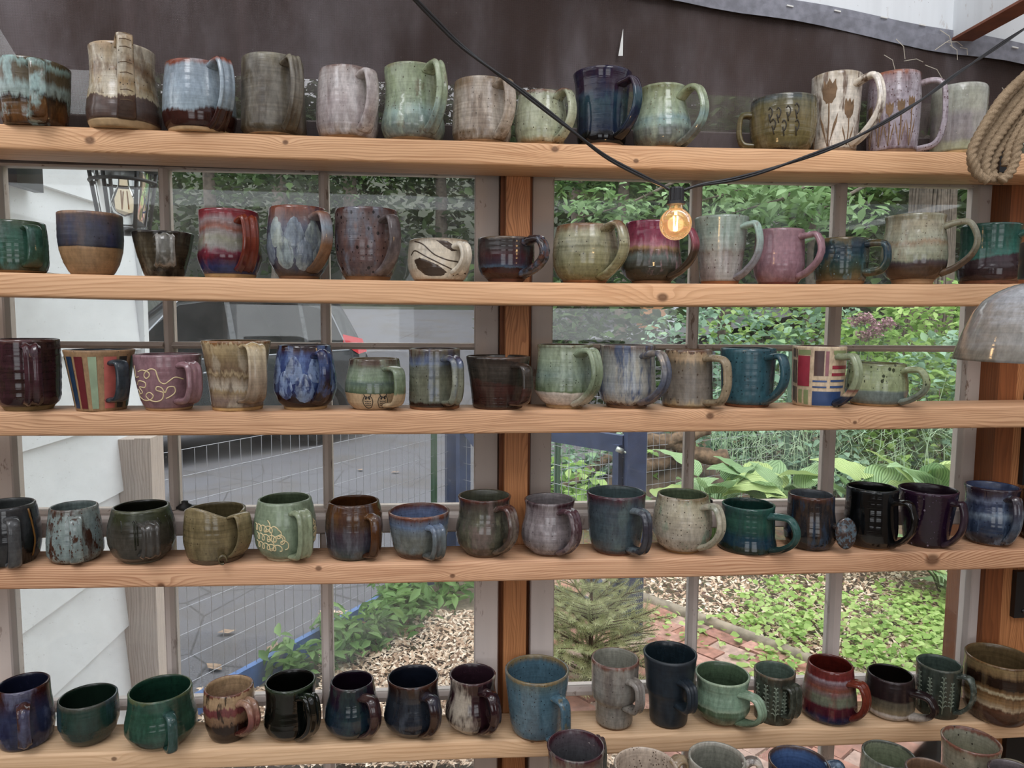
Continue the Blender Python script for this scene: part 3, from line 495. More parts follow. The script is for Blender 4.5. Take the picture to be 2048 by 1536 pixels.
g = mug(2, 546.5, 673, 691, [0,.68,.05,.70,.12,.86,.3,1,.5,1,.75,.93,1,.83], (28, .84, .14, 670, 26, 10, 1, hglaze(.11, '0:2c1818 .4:301c22 .7:2c3a66 1:3a2020', mott=[('4a6494', .5, 50, .3, .55, .7)], rough=.09), .07), dict(mt=0.27, c='0:2c1716 .2:321a1a .28:2a3460 .6:344a80 .86:3c4c7c .95:3c2026 .985:2c1416', wob=.08, mott=[('5f78a4', .6, 60, .3, .52, .68)], rough=.09), '2a1416', 'cobalt blue petal glazed mug with dark brown base', foot=(.05, 'a58458'))
for k, (a, t) in enumerate(((-66, .62), (-22, .64), (22, .66), (-40, .40), (-2, .36), (64, .5))): petal(g, a, t, 23, .46, bp, .0009+.00015*k)
g = mug(2, 689, 809, 718, [0,.70,.05,.8,.15,.92,.35,1,.55,.98,.8,.88,1,.83], (33, .82, .10, 815, 24, 8, 0, hglaze(.09, '0:b8a07c .3:b39a76 .34:6d7c5e .7:7f8f76 1:6a6458', mott=[('8a5a3c', .4, 70, .3, .58, .72)]), .05, 1), dict(mt=0.36, c='0:b59a76 .34:b89d78 .35:4a5a44 .42:66765c .55:5d6f66 .62:788a6e .82:76836e .92:5c4a3e .985:54402e', wob=.012, streak=.012, mott=[('8f9c86', .4, 34, .3, .52, .7)], speck=[('8a8aa0', 300, .25, .12)], rough=.12), '6a5a40', 'round green and cream mug with two printed owls')
for a in (-14, 16):
    for s in (-1, 1):
        line(g, [(a+s*1, .29), (a+s*7, .28), (a+s*10, .18), (a+s*6, .07), (a, .05)], ink, .0006, 'owl_print')
        line(g, [(a+s*5, .30), (a+s*7, .34)], ink, .0007, 'owl_print', False)
        blob(g, [(a+s*3.5+2.0*math.cos(q), .25+.022*math.sin(q)) for q in np.linspace(0, 2*PI, 8)[:-1]], ink, 'owl_print', .0005)
    for t in (.20, .16, .12): line(g, [(a-6, t), (a-3, t-.015), (a, t), (a+3, t-.015), (a+6, t)], ink, .0005, 'owl_print', False)
    line(g, [(a-5, .29), (a, .265), (a+5, .29)], ink, .0008, 'owl_print', False)
g = mug(2, 818, 920, 698, [0,.97,.05,.98,.15,1,.5,.98,1,.99], (31, .84, .12, 932, 25, 9, 2, None, .04, 1), dict(mt=0.12, c='0:36241a .09:3c281e .12:6c6e5e .5:70725f .72:666a62 .77:5f7090 .86:565f7e .93:4a3634 .985:5f4434', wob=.07, mott=[('56688a', .4, 34, .3, .58, .72), ('8a8e7c', .4, 40, .3, .5, .7)], speck=[('2e2a22', 170, .22, .4)], rough=.12), '3c2c26', 'grey green cylinder mug with blue drips under a brown rim', foot=(.05, '7a5032'))
g = mug(2, 933, 1059, 713, [0,.76,.05,.80,.3,.84,.6,.9,.9,.98,1,1], (37, .84, .12, 1069, 23, 9, 0, None, .03, 1), dict(c='0:34201a .15:402620 .42:4c2e28 .5:4a302a .54:3a342e .8:46403a .96:3a302a .985:5a463a', wob=.05, tilt=.12, mott=[('5c544a', .4, 40, .15, .54, .72)], ring=.28, rough=.14), '3a342e', 'dark brown flared mug in front of the wooden post', foot=(.04, '4c3020'))
g = mug(2, 1070, 1189, 690, [0,.62,.05,.62,.1,.78,.25,1,.4,1,.6,.95,.8,.91,.92,.9,1,.93], (36, .86, .08, 1210, 26, 9, 3, hglaze(.11, '0:b4ab9c .2:a8a692 .3:748468 1:8a9a80', ring=.06, speck=[('2a241c', 200, .2, .3)]), .08), dict(mt=0.29, c='0:c3b8ac .27:c8bdb1 .29:62734f .4:6d7c64 .55:768a80 .75:84937a .95:8d9a82 .985:6a6a50', wob=.03, streak=.006, mott=[('98a894', .4, 34, .25, .5, .7)], speck=[('2e281e', 190, .2, .4)], rough=.15), '5a4a3a', 'sage green mug with a white dipped base and triple-ribbed handle', foot=(.06, 'a3845c'))
g = mug(2, 1197, 1312, 691, [0,.70,.05,.72,.12,.9,.28,1,.5,.98,.7,.95,.9,.94,1,.96], (40, .84, .10, 1347, 23, 9, 2, hglaze(.11, '0:7a6a60 .4:5a6478 .7:7c7a78 1:8a8078', mott=[('46546e', .6, 60, .3, .5, .68)]), .06), dict(c='0:57402f .07:5f4a3e .12:a39c90 .3:8e949a .6:959a98 .85:8f9290 .97:70625c', wob=.05, streak=.09, mott=[('465878', .75, 70, .18, .52, .66), ('b0ac9c', .5, 60, .2, .55, .7)], rough=.14), '7a7472', 'cream and blue streaked mug with brown drip at its base', foot=(.05, '6a4c34'))
g = mug(2, 1325, 1427, 700, [0,.93,.04,.98,.08,1,.3,.97,.6,.94,.9,.92,1,.92], (52, .86, .10, 1468, 23, 10, 1, hglaze(.1, '94866c', mott=[('6a5c48', .5, 50, .3, .5, .7)], speck=[('4a3a28', 190, .24, .35)]), .02, 1), dict(c='0:8a7048 .07:a3906c .16:6f675c .5:736b62 .78:726858 .86:a08a6c .97:a08a6a .99:6a4a34', wob=.06, streak=.08, mott=[('544c42', .5, 40, .3, .52, .7), ('968e84', .4, 40, .3, .5, .7)], speck=[('4a3624', 160, .3, .25)], rough=.3), '7a5c40', 'grey brown mug with tan streaked rim, middle shelf', foot=(.04, '7a6040'))
g = mug(2, 1439, 1552, 697, [0,.78,.05,.82,.12,.9,.4,.93,.8,.97,.95,.99,1,.97], (48, .86, .10, 1584, 23, 11, 0, None, .03), dict(c='0:254a54 .1:2f5662 .6:305a66 1:2c5460', wob=.02, mott=[('3f6e78', .4, 34, .4, .5, .7)], speck=[('14262c', 200, .28, .4)], ring=.05, rough=.22), '1c3840', 'solid teal blue mug beside the plaid one', foot=(.05, '6a4026'))
pl = mug(2, 1582, 1692, 693, [0,.90,.03,.93,.1,.95,.5,.98,1,1], (48, .84, .07, 1728, 21, 10, 2, hglaze(.12, '0:24344e .17:2a3c58 .2:c8b394 .27:8a5048 .3:8f9a78 1:94a080', ring=.04, wob=0, streak=0), .0, 0), dict(c='0:c8b08c .04:cbb595 1:cdb798', wob=0, streak=0, ring=.05, rough=.25), '5c3a42', 'cream mug painted with plaid blocks of red, brown and blue')
pm = {k: plain('painted_'+k, v, .35, .12, 60) for k, v in dict(black='2a2a30', olive='7f8a60', red='8e3240', brown='46322e', mauve='8a5a60', blue='3c5078', navy='2a4068').items()}
def zx(x): return math.degrees(math.asin(max(-.985, min(.985, (x-540)/205.0))))
def zt(y): return (905-y)/(905-500.0)
for x0, x1, y0, y1, cc in ((388,476,560,765,'red'), (390,480,520,552,'olive'), (508,580,524,692,'brown'), (590,615,526,692,'mauve'), (645,735,520,548,'olive'), (640,738,622,645,'red'), (638,734,672,692,'red'),
    (500,606,722,734,'blue'), (500,604,762,773,'blue'), (632,730,718,732,'blue'), (630,726,758,773,'blue'), (500,712,797,893,'navy'), (395,422,790,882,'olive'), (436,470,790,890,'olive'), (353,360,512,570,'black'), (364,370,512,572,'black'), (376,382,514,574,'black'),
    (353,360,590,745,'black'), (364,370,590,748,'black'), (374,380,590,750,'black'), (353,360,770,872,'black'), (364,370,772,880,'black'), (375,381,774,886,'black')):
    patch(pl, zx(x0), zx(x1), max(zt(y1), .02), min(zt(y0), .975), pm[cc], 'painted_block', na=6, nt=4)
g = mug(2, 1688, 1817, 727, [0,.78,.05,.82,.15,.93,.35,1,.6,.98,.85,.92,1,.90], (62, .84, .12, 1862, 21, 9, 1, hglaze(.08, '0:7a857f .4:7c8878 .6:8f9a70 1:949e76', speck=[('20261a', 130, .3, .35)]), .06), dict(mt=0.41, c='0:8c8a76 .1:74807c .36:7a8782 .41:93a074 .6:9aa67c .95:8f9c70 .985:7a805a', wob=.03, streak=.01, mott=[('b3bb94', .4, 34, .3, .5, .7)], speck=[('1a2016', 110, .36, .42), ('232a1c', 200, .26, .3)], rough=.12), '6a6a44', 'low yellow green mug with black spots and grey lower half', foot=(.06, 'a5855e'))
# --- fourth shelf
g = mug(3, -62, 85, 1008, [0,.80,.08,.9,.25,.97,.4,1,.7,.96,1,.87], (8, .82, .04, None, 20, 10, 0, hglaze(.1, '4a4c4e', mott=[('6a6c6c', .5, 40, .3, .5, .7)]), .02, 1), dict(c='0:141110 .1:17130f .5:141210 .9:2c2c2c .985:4c4c4a', mott=[('3a3c40', .6, 18, .2, .55, .65)], rough=.09), '484c4c', 'black and charcoal mug cut by the frame, fourth shelf')
line(g, [(44, .95), (47, .7), (50, .4), (47, .12)], plain('brown_glaze_run', '6e4c22', .2), .0016, 'glaze_run')
patch(g, 50, 100, .1, .93, hglaze(.1, '383b40', rough=.12), 'charcoal_panel')
g = mug(3, 89.5, 209, 1012, [0,.78,.06,.92,.15,1,.4,.99,.7,.93,1,.84], (1, .88, .08, None, 20, 7, 0, None, .02, 1), dict(c='0:4a3020 .05:6a6258 .12:7c8a88 .5:7f9090 .9:808e8c .985:5a4434', mott=[('4f2f1e', .85, 75, .35, .56, .63), ('94a29e', .5, 40, .3, .5, .7)], speck=[('4a2a1a', 150, .3, .35), ('5a3624', 260, .3, .3)], rough=.14), '6c7a78', 'blue grey mug spattered with rust brown, fourth shelf')
g = mug(3, 213, 353, 1012, [0,.60,.05,.66,.15,.85,.35,.98,.5,1,.7,.97,.88,.88,1,.83], (10, .78, .22, None, 30, 8, 4, hglaze(.1, '4c4a46', ring=.05, rough=.16), .02, 1), dict(c='0:4a463c .1:403d34 .5:434038 .72:3d3c32 .84:343a22 .95:3a4028 .985:565a44', wob=.08, mott=[('55524a', .5, 26, .3, .5, .7)], ring=.12, rough=.22), '1c1e14', 'dark grey globe mug with olive drips and a ribbed handle facing out', foot=(.05, '5a5446'))
dm = plain('dark_glaze_drip', '22241a', .12)
for a, t in ((-36, .66), (-12, .34), (-8, .42), (52, .44), (62, .3), (34, .74)): line(g, [(a-4, .86), (a-1, .78), (a, (t+.8)/2), (a+.5, t)], dm, .0015, 'glaze_drip')
g = mug(3, 366, 498, 1018, [0,.83,.06,.87,.1,.9,.4,1,.7,.98,1,.92], (40, .93, .13, 497, 34, 6, 0, None, .05, 0), dict(c='0:5a4c34 .1:5f5236 .14:6c6040 .5:756848 .8:6c6040 .985:8a7c58', mott=[('8a7c58', .5, 26, .2, .5, .7), ('5a5032', .5, 40, .2, .52, .7)], speck=[('3a3020', 180, .2, .25)], ring=.2, rough=.16), '5a5034', 'olive tan wavy-rimmed mug with a curled slab handle', foot=(.09, '5c4a36'), rimf=lambda th: .011*math.exp(-((((th+PI) % (2*PI))-PI+.75)/.7)**2)-.008*math.exp(-((((th+PI) % (2*PI))-PI-.55)/.5)**2))
q = [(.0075*math.cos(a)*(1-.05*a), .0095*math.sin(a)*(1-.05*a)) for a in np.linspace(-.3, 5.2, 22)]
b = MB(); V = []; c0 = np.array(g.surf(8, .16, .010))
for x, z in q:
    for yy in (-.011, .011): V.append(c0+np.array([x, yy*.6-.003, z]))
    for yy in (.011, -.011): V.append(c0+np.array([x*.72, yy*.6-.003, z*.72]))
b.add(V, [(4*i+k, 4*i+(k+1) % 4, 4*i+4+(k+1) % 4, 4*i+4+k) for i in range(21) for k in range(4)]); b.build('handle_curl', g.mat, g.root, True)
g = mug(3, 507, 633, 997, [0,.62,.04,.62,.09,.78,.25,.95,.45,1,.65,.99,.85,.92,1,.85], (26, .84, .10, None, 30, 9, 3, hglaze(.1, '8a9678', ring=.05, mott=[('a3aa8e', .4, 30, .3, .5, .7)]), .05, 1), dict(c='0:6f8068 .5:77886f 1:7d8c74', wob=0, mott=[('889a80', .5, 22, .3, .5, .7)], ring=.06, rough=.18), '4c5a42', 'sage green round mug carved with looping cream squiggles', foot=(.05, 'b5a588'))
def squiggle(cs, t0, n, am, k=1.0):
    return [(cs+am*math.cos(i*1.25)*(.8+.4*math.sin(i*.7))*k+1.2*i*0, t0+.055*math.sin(i*1.25+.4)+.011*i) for i in range(n)]
def loops(a0, a1, t0, t1, n, ra, rt):
    out = []
    for i in range(n):
        s = i/(n-1); q = i*2*PI/5.0; out.append((a0+(a1-a0)*s+ra*math.sin(q), t0+(t1-t0)*s+rt*math.cos(q)))
    return out
for a0, a1, t0, t1, n in ((-66, -18, .62, .6, 22), (-60, -6, .48, .44, 24), (-62, -8, .34, .28, 24), (-14, 2, .56, .3, 14), (-34, -24, .7, .22, 16)): line(g, loops(a0, a1, t0, t1, n, 5.5, .055), ivory, .0010)
for a0, a1, t0, t1, n in ((58, 74, .66, .3, 20), (66, 82, .6, .26, 16)): line(g, loops(a0, a1, t0, t1, n, 6, .05), ivory, .0010)
g = mug(3, 650, 766, 1002, [0,.72,.05,.85,.2,.95,.5,1,.8,.97,1,.87], (34, .80, .10, 767, 23, 9, 1, hglaze(.1, '0:3c2416 .5:5a3616 .8:6a4a2a 1:50321c', mott=[('7a8090', .4, 50, .3, .6, .74)], rough=.09), .03, 1), dict(c='0:38443e .12:424c4a .3:464650 .5:4c3e48 .66:57402c .85:62401c .97:583614', wob=.09, streak=.06, mott=[('3a2a34', .4, 34, .3, .52, .7), ('6c7078', .35, 60, .2, .58, .74)], rough=.11), '4a2a0e', 'amber brown mug fading to slate at its base')
g = mug(3, 777, 899, 1021, [0,.68,.05,.72,.2,.84,.5,.93,.85,.99,1,1], (28, .76, .12, 897, 29, 10, 3, hglaze(.09, '0:54544c .5:6a7478 .8:7286a4 1:6a80a0', mott=[('4a3a34', .5, 60, .3, .55, .7)], rough=.09), .05, 1), dict(mt=0.18, c='0:4a352a .12:4e3a2e .18:666a62 .5:6c706a .68:667078 .78:5f7492 .9:5c5a66 .955:653828 .985:7a4a32', wob=.07, mott=[('86929a', .35, 34, .3, .52, .7)], speck=[('2e2a28', 190, .2, .3)], rough=.12), '0:54604c .3:5c6a5a .5:4c6288 .85:667494 .97:6a4034', 'blue grey wide mug with lilac interior and ribbed handle', foot=(.04, '6a4c36'))
g = mug(3, 911.5, 1026, 991, [0,.62,.06,.7,.2,.93,.35,1,.5,.98,.65,.9,.8,.87,.92,.88,1,.92], (37, .84, .12, 1042, 24, 9, 3, hglaze(.11, '0:5c5648 .5:4a3430 1:5a3a32', mott=[('867e74', .5, 50, .3, .55, .7)], rough=.08), .07), dict(c='0:3e3428 .1:4c4a3c .5:5a5a4a .8:56544a .95:4c3a34 .985:5c2e22', mott=[('70605c', .65, 30, .4, .55, .68), ('33352c', .6, 26, .4, .52, .68), ('84846a', .4, 50, .2, .58, .72)], rough=.1), '4a4c3e', 'mottled olive mug with flared rust rim before the post', foot=(.05, '5c4632'))
g = mug(3, 1042, 1155, 998, [0,.58,.05,.68,.18,.92,.33,1,.5,.97,.65,.88,.8,.84,.9,.85,1,.89], (35, .84, .10, 1168, 24, 9, 3, hglaze(.11, '0:6a5c60 .5:4a3038 1:5a4048', mott=[('9a9092', .5, 50, .3, .55, .7)], rough=.1), .07), dict(c='0:5a4e4c .1:6c6262 .4:857c7e .7:7d7476 .88:766a6e .95:46282e .985:40222a', mott=[('a39c9e', .5, 26, .25, .5, .68), ('5a4e52', .5, 34, .15, .54, .7)], speck=[('2e2226', 180, .18, .25)], rough=.15), '6c6668', 'mauve grey pot-bellied mug with plum rim, fourth shelf', foot=(.04, '6a4e3c'))
g = mug(3, 1173, 1290, 984, [0,.66,.05,.74,.15,.84,.3,.9,.6,.95,1,1], (41, .78, .12, 1309, 22, 10, 2, hglaze(.12, '0:3c4248 .5:3e3c46 1:56606a', mott=[('7a8a90', .4, 50, .3, .55, .7)], rough=.1), .03, 1), dict(mt=0.13, c='0:3c2c32 .09:42343a .13:47565c .5:485860 .85:44505a .95:46343c .985:54303a', wob=.07, mott=[('5f7270', .5, 26, .5, .52, .68), ('3c424e', .5, 34, .3, .52, .7)], speck=[('1c1e22', 180, .2, .3)], rough=.13), '4a5c5e', 'tall slate blue mug with plum rim, fourth shelf', foot=(.035, '6e4630'))
g = mug(3, 1305, 1425, 988, [0,.60,.04,.63,.12,.83,.3,.98,.5,1,.7,.97,.88,.9,1,.85], (52, .84, .14, 1455, 24, 9, 2, hglaze(.1, 'a39e8a', mott=[('7a8c78', .4, 40, .3, .55, .7)], speck=[('4a3a2a', 200, .22, .35)]), .06), dict(c='0:8a745a .06:9c907e .3:a39b8c .6:a8a08c .9:a09a80 .985:7a6a4c', mott=[('6f9078', .55, 40, .5, .6, .72), ('c3bcac', .4, 34, .25, .5, .7)], speck=[('382a20', 210, .26, .5)], rough=.2), '5c6a50', 'cream globe mug peppered with dark specks and green tints', foot=(.05, '88663f'))
g = mug(3, 1435, 1556, 1008, [0,.93,.04,1,.12,.98,.3,.92,.6,.90,.9,.88,1,.89], (58, .82, .08, 1605, 22, 10, 1, hglaze(.1, '0:1c2e2c .4:2c5450 1:34605c', rough=.1), .05), dict(c='0:242c22 .14:2a3428 .18:1c3a48 .34:1f4456 .5:265048 .7:2c5a4e .9:20483f .985:2a5a50', wob=.06, mott=[('4c6a4c', .45, 30, .2, .56, .7), ('173850', .5, 30, .2, .54, .7)], rough=.12), '123630', 'dark teal bell-shaped mug, fourth shelf')
g = mug(3, 1567, 1675, 988, [0,.70,.06,.85,.15,.97,.3,1,.5,.95,.7,.89,1,.88], None, dict(c='0:1a1614 .1:20201f .5:26282e .9:2c2a2e .985:5a3626', mott=[('4c3a2c', .6, 60, .18, .54, .66), ('2c4a66', .5, 50, .3, .56, .7)], rough=.1), '4a5056', 'dark streaked mug with a round disc for a handle')
dmat = hglaze(.1, '5a6c78', mott=[('4a3428', .8, 130, 1, .5, .6)], rough=.15)
c0 = np.array([math.sin(1.1)*(g.R+.020), -math.cos(1.1)*(g.R+.020), g.h*.42]); nrm = np.array([.38, -.92, .08]); nrm /= np.linalg.norm(nrm)
u_ = np.cross([0, 0, 1.0], nrm); u_ /= np.linalg.norm(u_); w_ = np.cross(nrm, u_); b = MB(); V = []
for r_, d_ in ((.001, .004), (.85, .0035), (1, .0015), (1, -.0015), (.85, -.0035), (.001, -.004)):
    for k in range(28): a = 2*PI*k/28; V.append(c0+u_*(.0185*r_*math.cos(a))+w_*(.0265*r_*math.sin(a)*(1.12 if math.sin(a) < 0 else 1))+nrm*d_)
b.add(V, [(i*28+k, i*28+(k+1) % 28, (i+1)*28+(k+1) % 28, (i+1)*28+k) for i in range(5) for k in range(28)]); dh = b.build('disc_handle', dmat, g.root, True)
b = MB(); b.tube([np.array(g.surf(62, .5, -.003)), c0*.9+w_*.006], .006, 10); b.build('stub', g.mat, g.root, True)
g = mug(3, 1687, 1798, 974, [0,.78,.05,.88,.15,.97,.3,1,.5,.98,.7,.95,1,.95], (60, .80, .08, 1839, 20, 10, 0, None, .05, 0, 22), dict(c='0:3c2a1a .08:30241a .2:121214 .5:0f1113 .95:101113 .985:22282a', wob=.12, mott=[('23282c', .4, 40, .3, .55, .7)], rough=.09), '0a0b0c', 'glossy black mug with brown bare patch near its foot', foot=(.03, '86643e'))
g = mug(3, 1791.5, 1917, 978, [0,.68,.05,.74,.4,.83,.8,.95,1,1], (60, .84, .06, 1940, 21, 10, 0, hglaze(.11, '30202e', mott=[('5a4c5c', .4, 30, .3, .5, .7)], rough=.12), .0), dict(c='0:2a1a1e .1:281628 .5:2c1830 .95:281428 .985:3c2438', mott=[('3c2842', .4, 26, .3, .5, .7)], speck=[('8f8496', 120, .22, .22), ('6a5f74', 210, .24, .12)], rough=.1), '22101f', 'dark purple flared mug with pale bubble spots')
g = mug(3, 1921, 2043, 972, [0,.72,.06,.82,.2,.98,.35,1,.5,.97,.7,.88,.85,.88,1,.95], (42, .84, .10, 2049, 22, 9, 1, hglaze(.11, '0:2a2c34 .4:4a5a70 .7:4a4450 1:3a2624', mott=[('8a9aa8', .5, 60, .3, .55, .7)], rough=.08), .05), dict(c='0:2c2a2c .12:2a3240 .3:33425a .45:3c4a62 .56:7c8c9c .62:4a566e .74:3c4660 .82:6a748a .9:403c50 .97:3a2a34', wob=.1, mott=[('7488a0', .5, 40, .2, .56, .7), ('242a44', .5, 30, .3, .54, .7)], speck=[('1a1c28', 190, .22, .3)], rough=.09), '3c4a6a', 'galaxy blue flared mug with lilac drip bands, end of fourth shelf', foot=(.035, '6a4c36'))
g = mug(3, 2036, 2160, 986, [0,.78,.1,.92,.3,1,.6,.98,1,.95], None, dict(c='0:12100f 1:141213', rough=.1), '0c0c0c', 'black mug mostly out of frame, end of the fourth shelf')
# --- lowest shelf
g = mug(4, -15, 112, 1366, [0,.84,.05,.92,.25,1,.5,.97,.75,.9,1,.88], (-2, .80, .16, None, 20, 8, 1, hglaze(.12, '0:3a1c1a .5:4c2c2a 1:56382e', mott=[('566080', .6, 50, .3, .5, .66)], rough=.09), .02, 1), dict(c='0:262a44 .3:2c3454 .6:323a58 .78:3a2c40 .9:3e1c1c .985:4c2418', wob=.08, mott=[('6c7490', .55, 26, .5, .54, .7), ('1e2242', .5, 30, .4, .54, .7)], rough=.1), '1e2238', 'indigo cloudy mug with oxblood rim, lowest shelf at the frame edge')
g = mug(4, 114, 241, 1392, [0,.58,.08,.75,.2,.88,.45,1,.7,1,1,.97], None, dict(c='0:2a2c24 .1:23332c .5:213e38 .9:24443c .985:4a4c44', mott=[('3f5c6c', .5, 20, .15, .56, .7), ('2a3a30', .4, 34, .3, .5, .7)], rough=.12), '16291f', 'dark green cup with blue sheen, no handle in sight', name='cup', cat='cup')
g = mug(4, 245.5, 397, 1377, [0,.62,.05,.72,.15,.88,.3,1,.45,.99,.65,.92,.8,.88,1,.87], (12, .74, .10, None, 17, 10, 0, hglaze(.1, '2a4c46', mott=[('4c6e70', .5, 40, .3, .5, .7)], rough=.1), .06, 1), dict(c='0:2c3a2c .1:203f36 .5:25503f .8:24503f .95:2c5446 .985:5a6440', mott=[('3c6658', .5, 24, .25, .5, .7), ('18342e', .4, 30, .4, .54, .7)], rough=.11), '173f30', 'wide emerald green bowl mug with a small loop handle')
g = mug(4, 406.5, 511, 1372, [0,.70,.06,.8,.3,.95,.6,1,.85,.98,1,.96], (32, .80, .20, 526, 26, 10, 2, hglaze(.09, '0:30180f .3:5a2c24 .6:84504a 1:a3846a', mott=[('c0a88c', .4, 50, .3, .58, .72)], rough=.1), .08), dict(mt=0.42, c='0:26140c .38:2e1a12 .44:7a5c42 .58:8a6c50 .62:7a3e3c .74:84484a .78:a88a68 .97:b0946f .99:7a4a3a', wob=.06, streak=.07, mott=[('20130e', .75, 60, .2, .62, .68)], rough=.11), '0:6a4a3c .5:7a4c48 .7:a88c6a .97:b0946f', 'chocolate mug with tan and crimson drips round its top')
g = mug(4, 527, 636, 1361, [0,.66,.05,.76,.15,.95,.25,1,.4,.97,.6,.9,.8,.9,1,.94], (31, .84, .08, 647, 30, 10, 4, None, .06), dict(c='0:0d0f0d .5:0e120f .93:10150f .985:2c3c28', mott=[('222a22', .4, 34, .2, .55, .7)], rough=.06), '060806', 'glossy black-green waisted mug with a ribbed handle, lowest shelf', foot=(.04, 'a39074'))
g = mug(4, 648, 761, 1361, [0,.60,.06,.78,.18,.96,.3,1,.5,.96,.75,.84,1,.77], (31, .82, .08, 767, 24, 10, 1, hglaze(.11, '3a2428', mott=[('5a463e', .5, 40, .3, .5, .7)], rough=.07), .05), dict(c='0:1c1a22 .12:161e2c .35:1c3040 .6:20303c .72:2f1c2c .95:38202e .985:4a2c34', wob=.1, mott=[('2f5048', .5, 26, .3, .55, .7), ('121830', .5, 26, .4, .54, .7)], rough=.07), '1e1020', 'dark teal mug with aubergine shoulders, lowest shelf')
g = mug(4, 767, 885, 1353, [0,.62,.06,.76,.18,.95,.3,1,.5,.93,.7,.86,.85,.84,1,.87], (30, .80, .08, 887, 24, 11, 1, hglaze(.12, '36211a', mott=[('3a4456', .5, 40, .3, .5, .7)], rough=.07), .05), dict(c='0:22201f .1:20242c .4:242b36 .7:2a3038 .85:2e2424 .95:38221a .985:4a2c20', streak=.06, mott=[('4c5560', .5, 50, .18, .56, .72), ('161a26', .5, 30, .3, .54, .7)], rough=.08), '161c28', 'midnight blue bulbous mug with rusty rim and handle')
g = mug(4, 890, 1000, 1348, [0,.58,.05,.68,.15,.9,.28,1,.45,.96,.65,.84,.82,.8,.93,.82,1,.84], (31, .82, .08, 1007, 23, 10, 1, hglaze(.11, '321a20', mott=[('6a5a58', .4, 50, .3, .58, .72)], rough=.07), .06), dict(c='0:2a181b .3:30191f .6:341c23 .95:301a20 .985:4a2a2e', mott=[('a0988a', .8, 26, .3, .54, .66), ('5c4a4c', .4, 60, .2, .55, .7)], rough=.1), '33202a', 'plum bulbous mug streaked with milky white, beside the post')
g = mug(4, 1010, 1137, 1338, [0,.70,.05,.76,.15,.82,.5,.9,.85,.98,1,1], (37, .74, .05, 1146, 22, 10, 0, hglaze(.13, '4c6c7c', mott=[('8a7a4c', .5, 90, .5, .6, .7)], speck=[('1e2428', 200, .22, .3)]), .02, 1), dict(c='0:5a5c5e .08:4c6474 .4:507080 .8:527484 .955:5a6c6c .975:80704c', wob=.02, streak=.02, mott=[('6c8896', .4, 22, .3, .5, .7), ('46606e', .4, 26, .3, .5, .7)], speck=[('1c2024', 190, .22, .45)], rough=.16), '0:4a6876 .9:4f7080 .98:80704c', 'tall sky blue speckled mug with brown rim, biggest on the lowest shelf', foot=(.03, '6a4a30'), Y=.030)
g = mug(4, 1182, 1277, 1316, [0,.68,.03,.76,.1,.78,.3,.79,.37,.80,.42,.93,.5,.97,.8,.98,1,1], (42, .78, .36, 1294, 23, 10, 3, None, .04, 1), dict(c='0:6a5a4c .05:8a867e .3:86827a .45:7a746c .6:8c8880 .75:827c76 .93:928c82 .975:7a4c3c', wob=.05, mott=[('a8a69e', .5, 26, .25, .5, .7), ('6a605c', .5, 30, .12, .55, .7)], speck=[('3a2e28', 180, .2, .3)], rough=.18), '8c8c80', 'tall grey stepped travel mug on the lowest shelf', foot=(.03, '6a4a34'))
g = mug(4, 1285, 1393, 1305, [0,.64,.03,.70,.3,.74,.42,.78,.5,.86,.7,.9,.9,.96,1,1], (34, .72, .36, 1400, 24, 10, 3, None, .03, 1), dict(c='0:2f2c2c .04:27323b .5:28343e .96:26303a .985:303a42', wob=.03, mott=[('384854', .4, 34, .2, .5, .7), ('1c262e', .4, 34, .2, .5, .7)], ring=.2, rough=.38), '1f2e36', 'tall matte slate mug narrowing to its base, lowest shelf', foot=(.02, '4c3a30'))
g = mug(4, 1387, 1500, 1347, [0,.56,.05,.66,.15,.85,.3,1,.45,1,.6,.95,.75,.9,.9,.94,1,.98], (52, .76, .14, 1537, 24, 9, 3, hglaze(.1, '0:5c7058 .3:6a8068 .5:80987f 1:8aa48c', ring=.05), .05), dict(c='0:4a5a40 .2:4c6046 .4:50644a .43:8a9c84 .5:74907a .75:7a957e .95:84a088 .985:96a88c', wob=.05, streak=.02, mott=[('93ab94', .4, 22, .3, .5, .7)], rough=.2), '4c6249', 'sage green bellied mug with darker base, lowest shelf', foot=(.04, 'a5845c'))
def relief(g, m, spots, kind='sprig'):
    for a, t0, s in spots:
        line(g, [(a, t0), (a+1, t0+.25*s), (a-.5, t0+.5*s)], m, .0011, 'carved_stem')
        for k in range(7):
            t = t0+.08*s+.065*s*k; w = 8*s*(1-.09*k)
            for sg in (-1, 1): line(g, [(a, t), (a+sg*w*.6, t+.04*s), (a+sg*w, t+.03*s)], m, .0010, 'carved_leaf')
rel = plain('raised_slip', '6a7466', .3, .2, 60)
g = mug(4, 1505, 1590, 1340, [0,.9,.1,.92,.5,.97,1,1], (48, .82, .22, 1608, 32, 7, 5, hglaze(.09, '40443a', mott=[('666c60', .5, 60, 1, .5, .7)]), .06, 1), dict(c='0:463a2c .08:3c4034 .4:3f473c .8:434a40 .96:4a4438 .985:6a5c48', mott=[('5f6c5f', .5, 80, .5, .54, .68), ('2a2a20', .5, 60, .4, .54, .7)], rough=.22), '56675c', 'small dark green mug carved with leafy sprigs')
relief(g, rel, [(-50, .12, 1.3), (-22, .14, 1.35), (6, .1, 1.4), (32, .12, 1.2)])
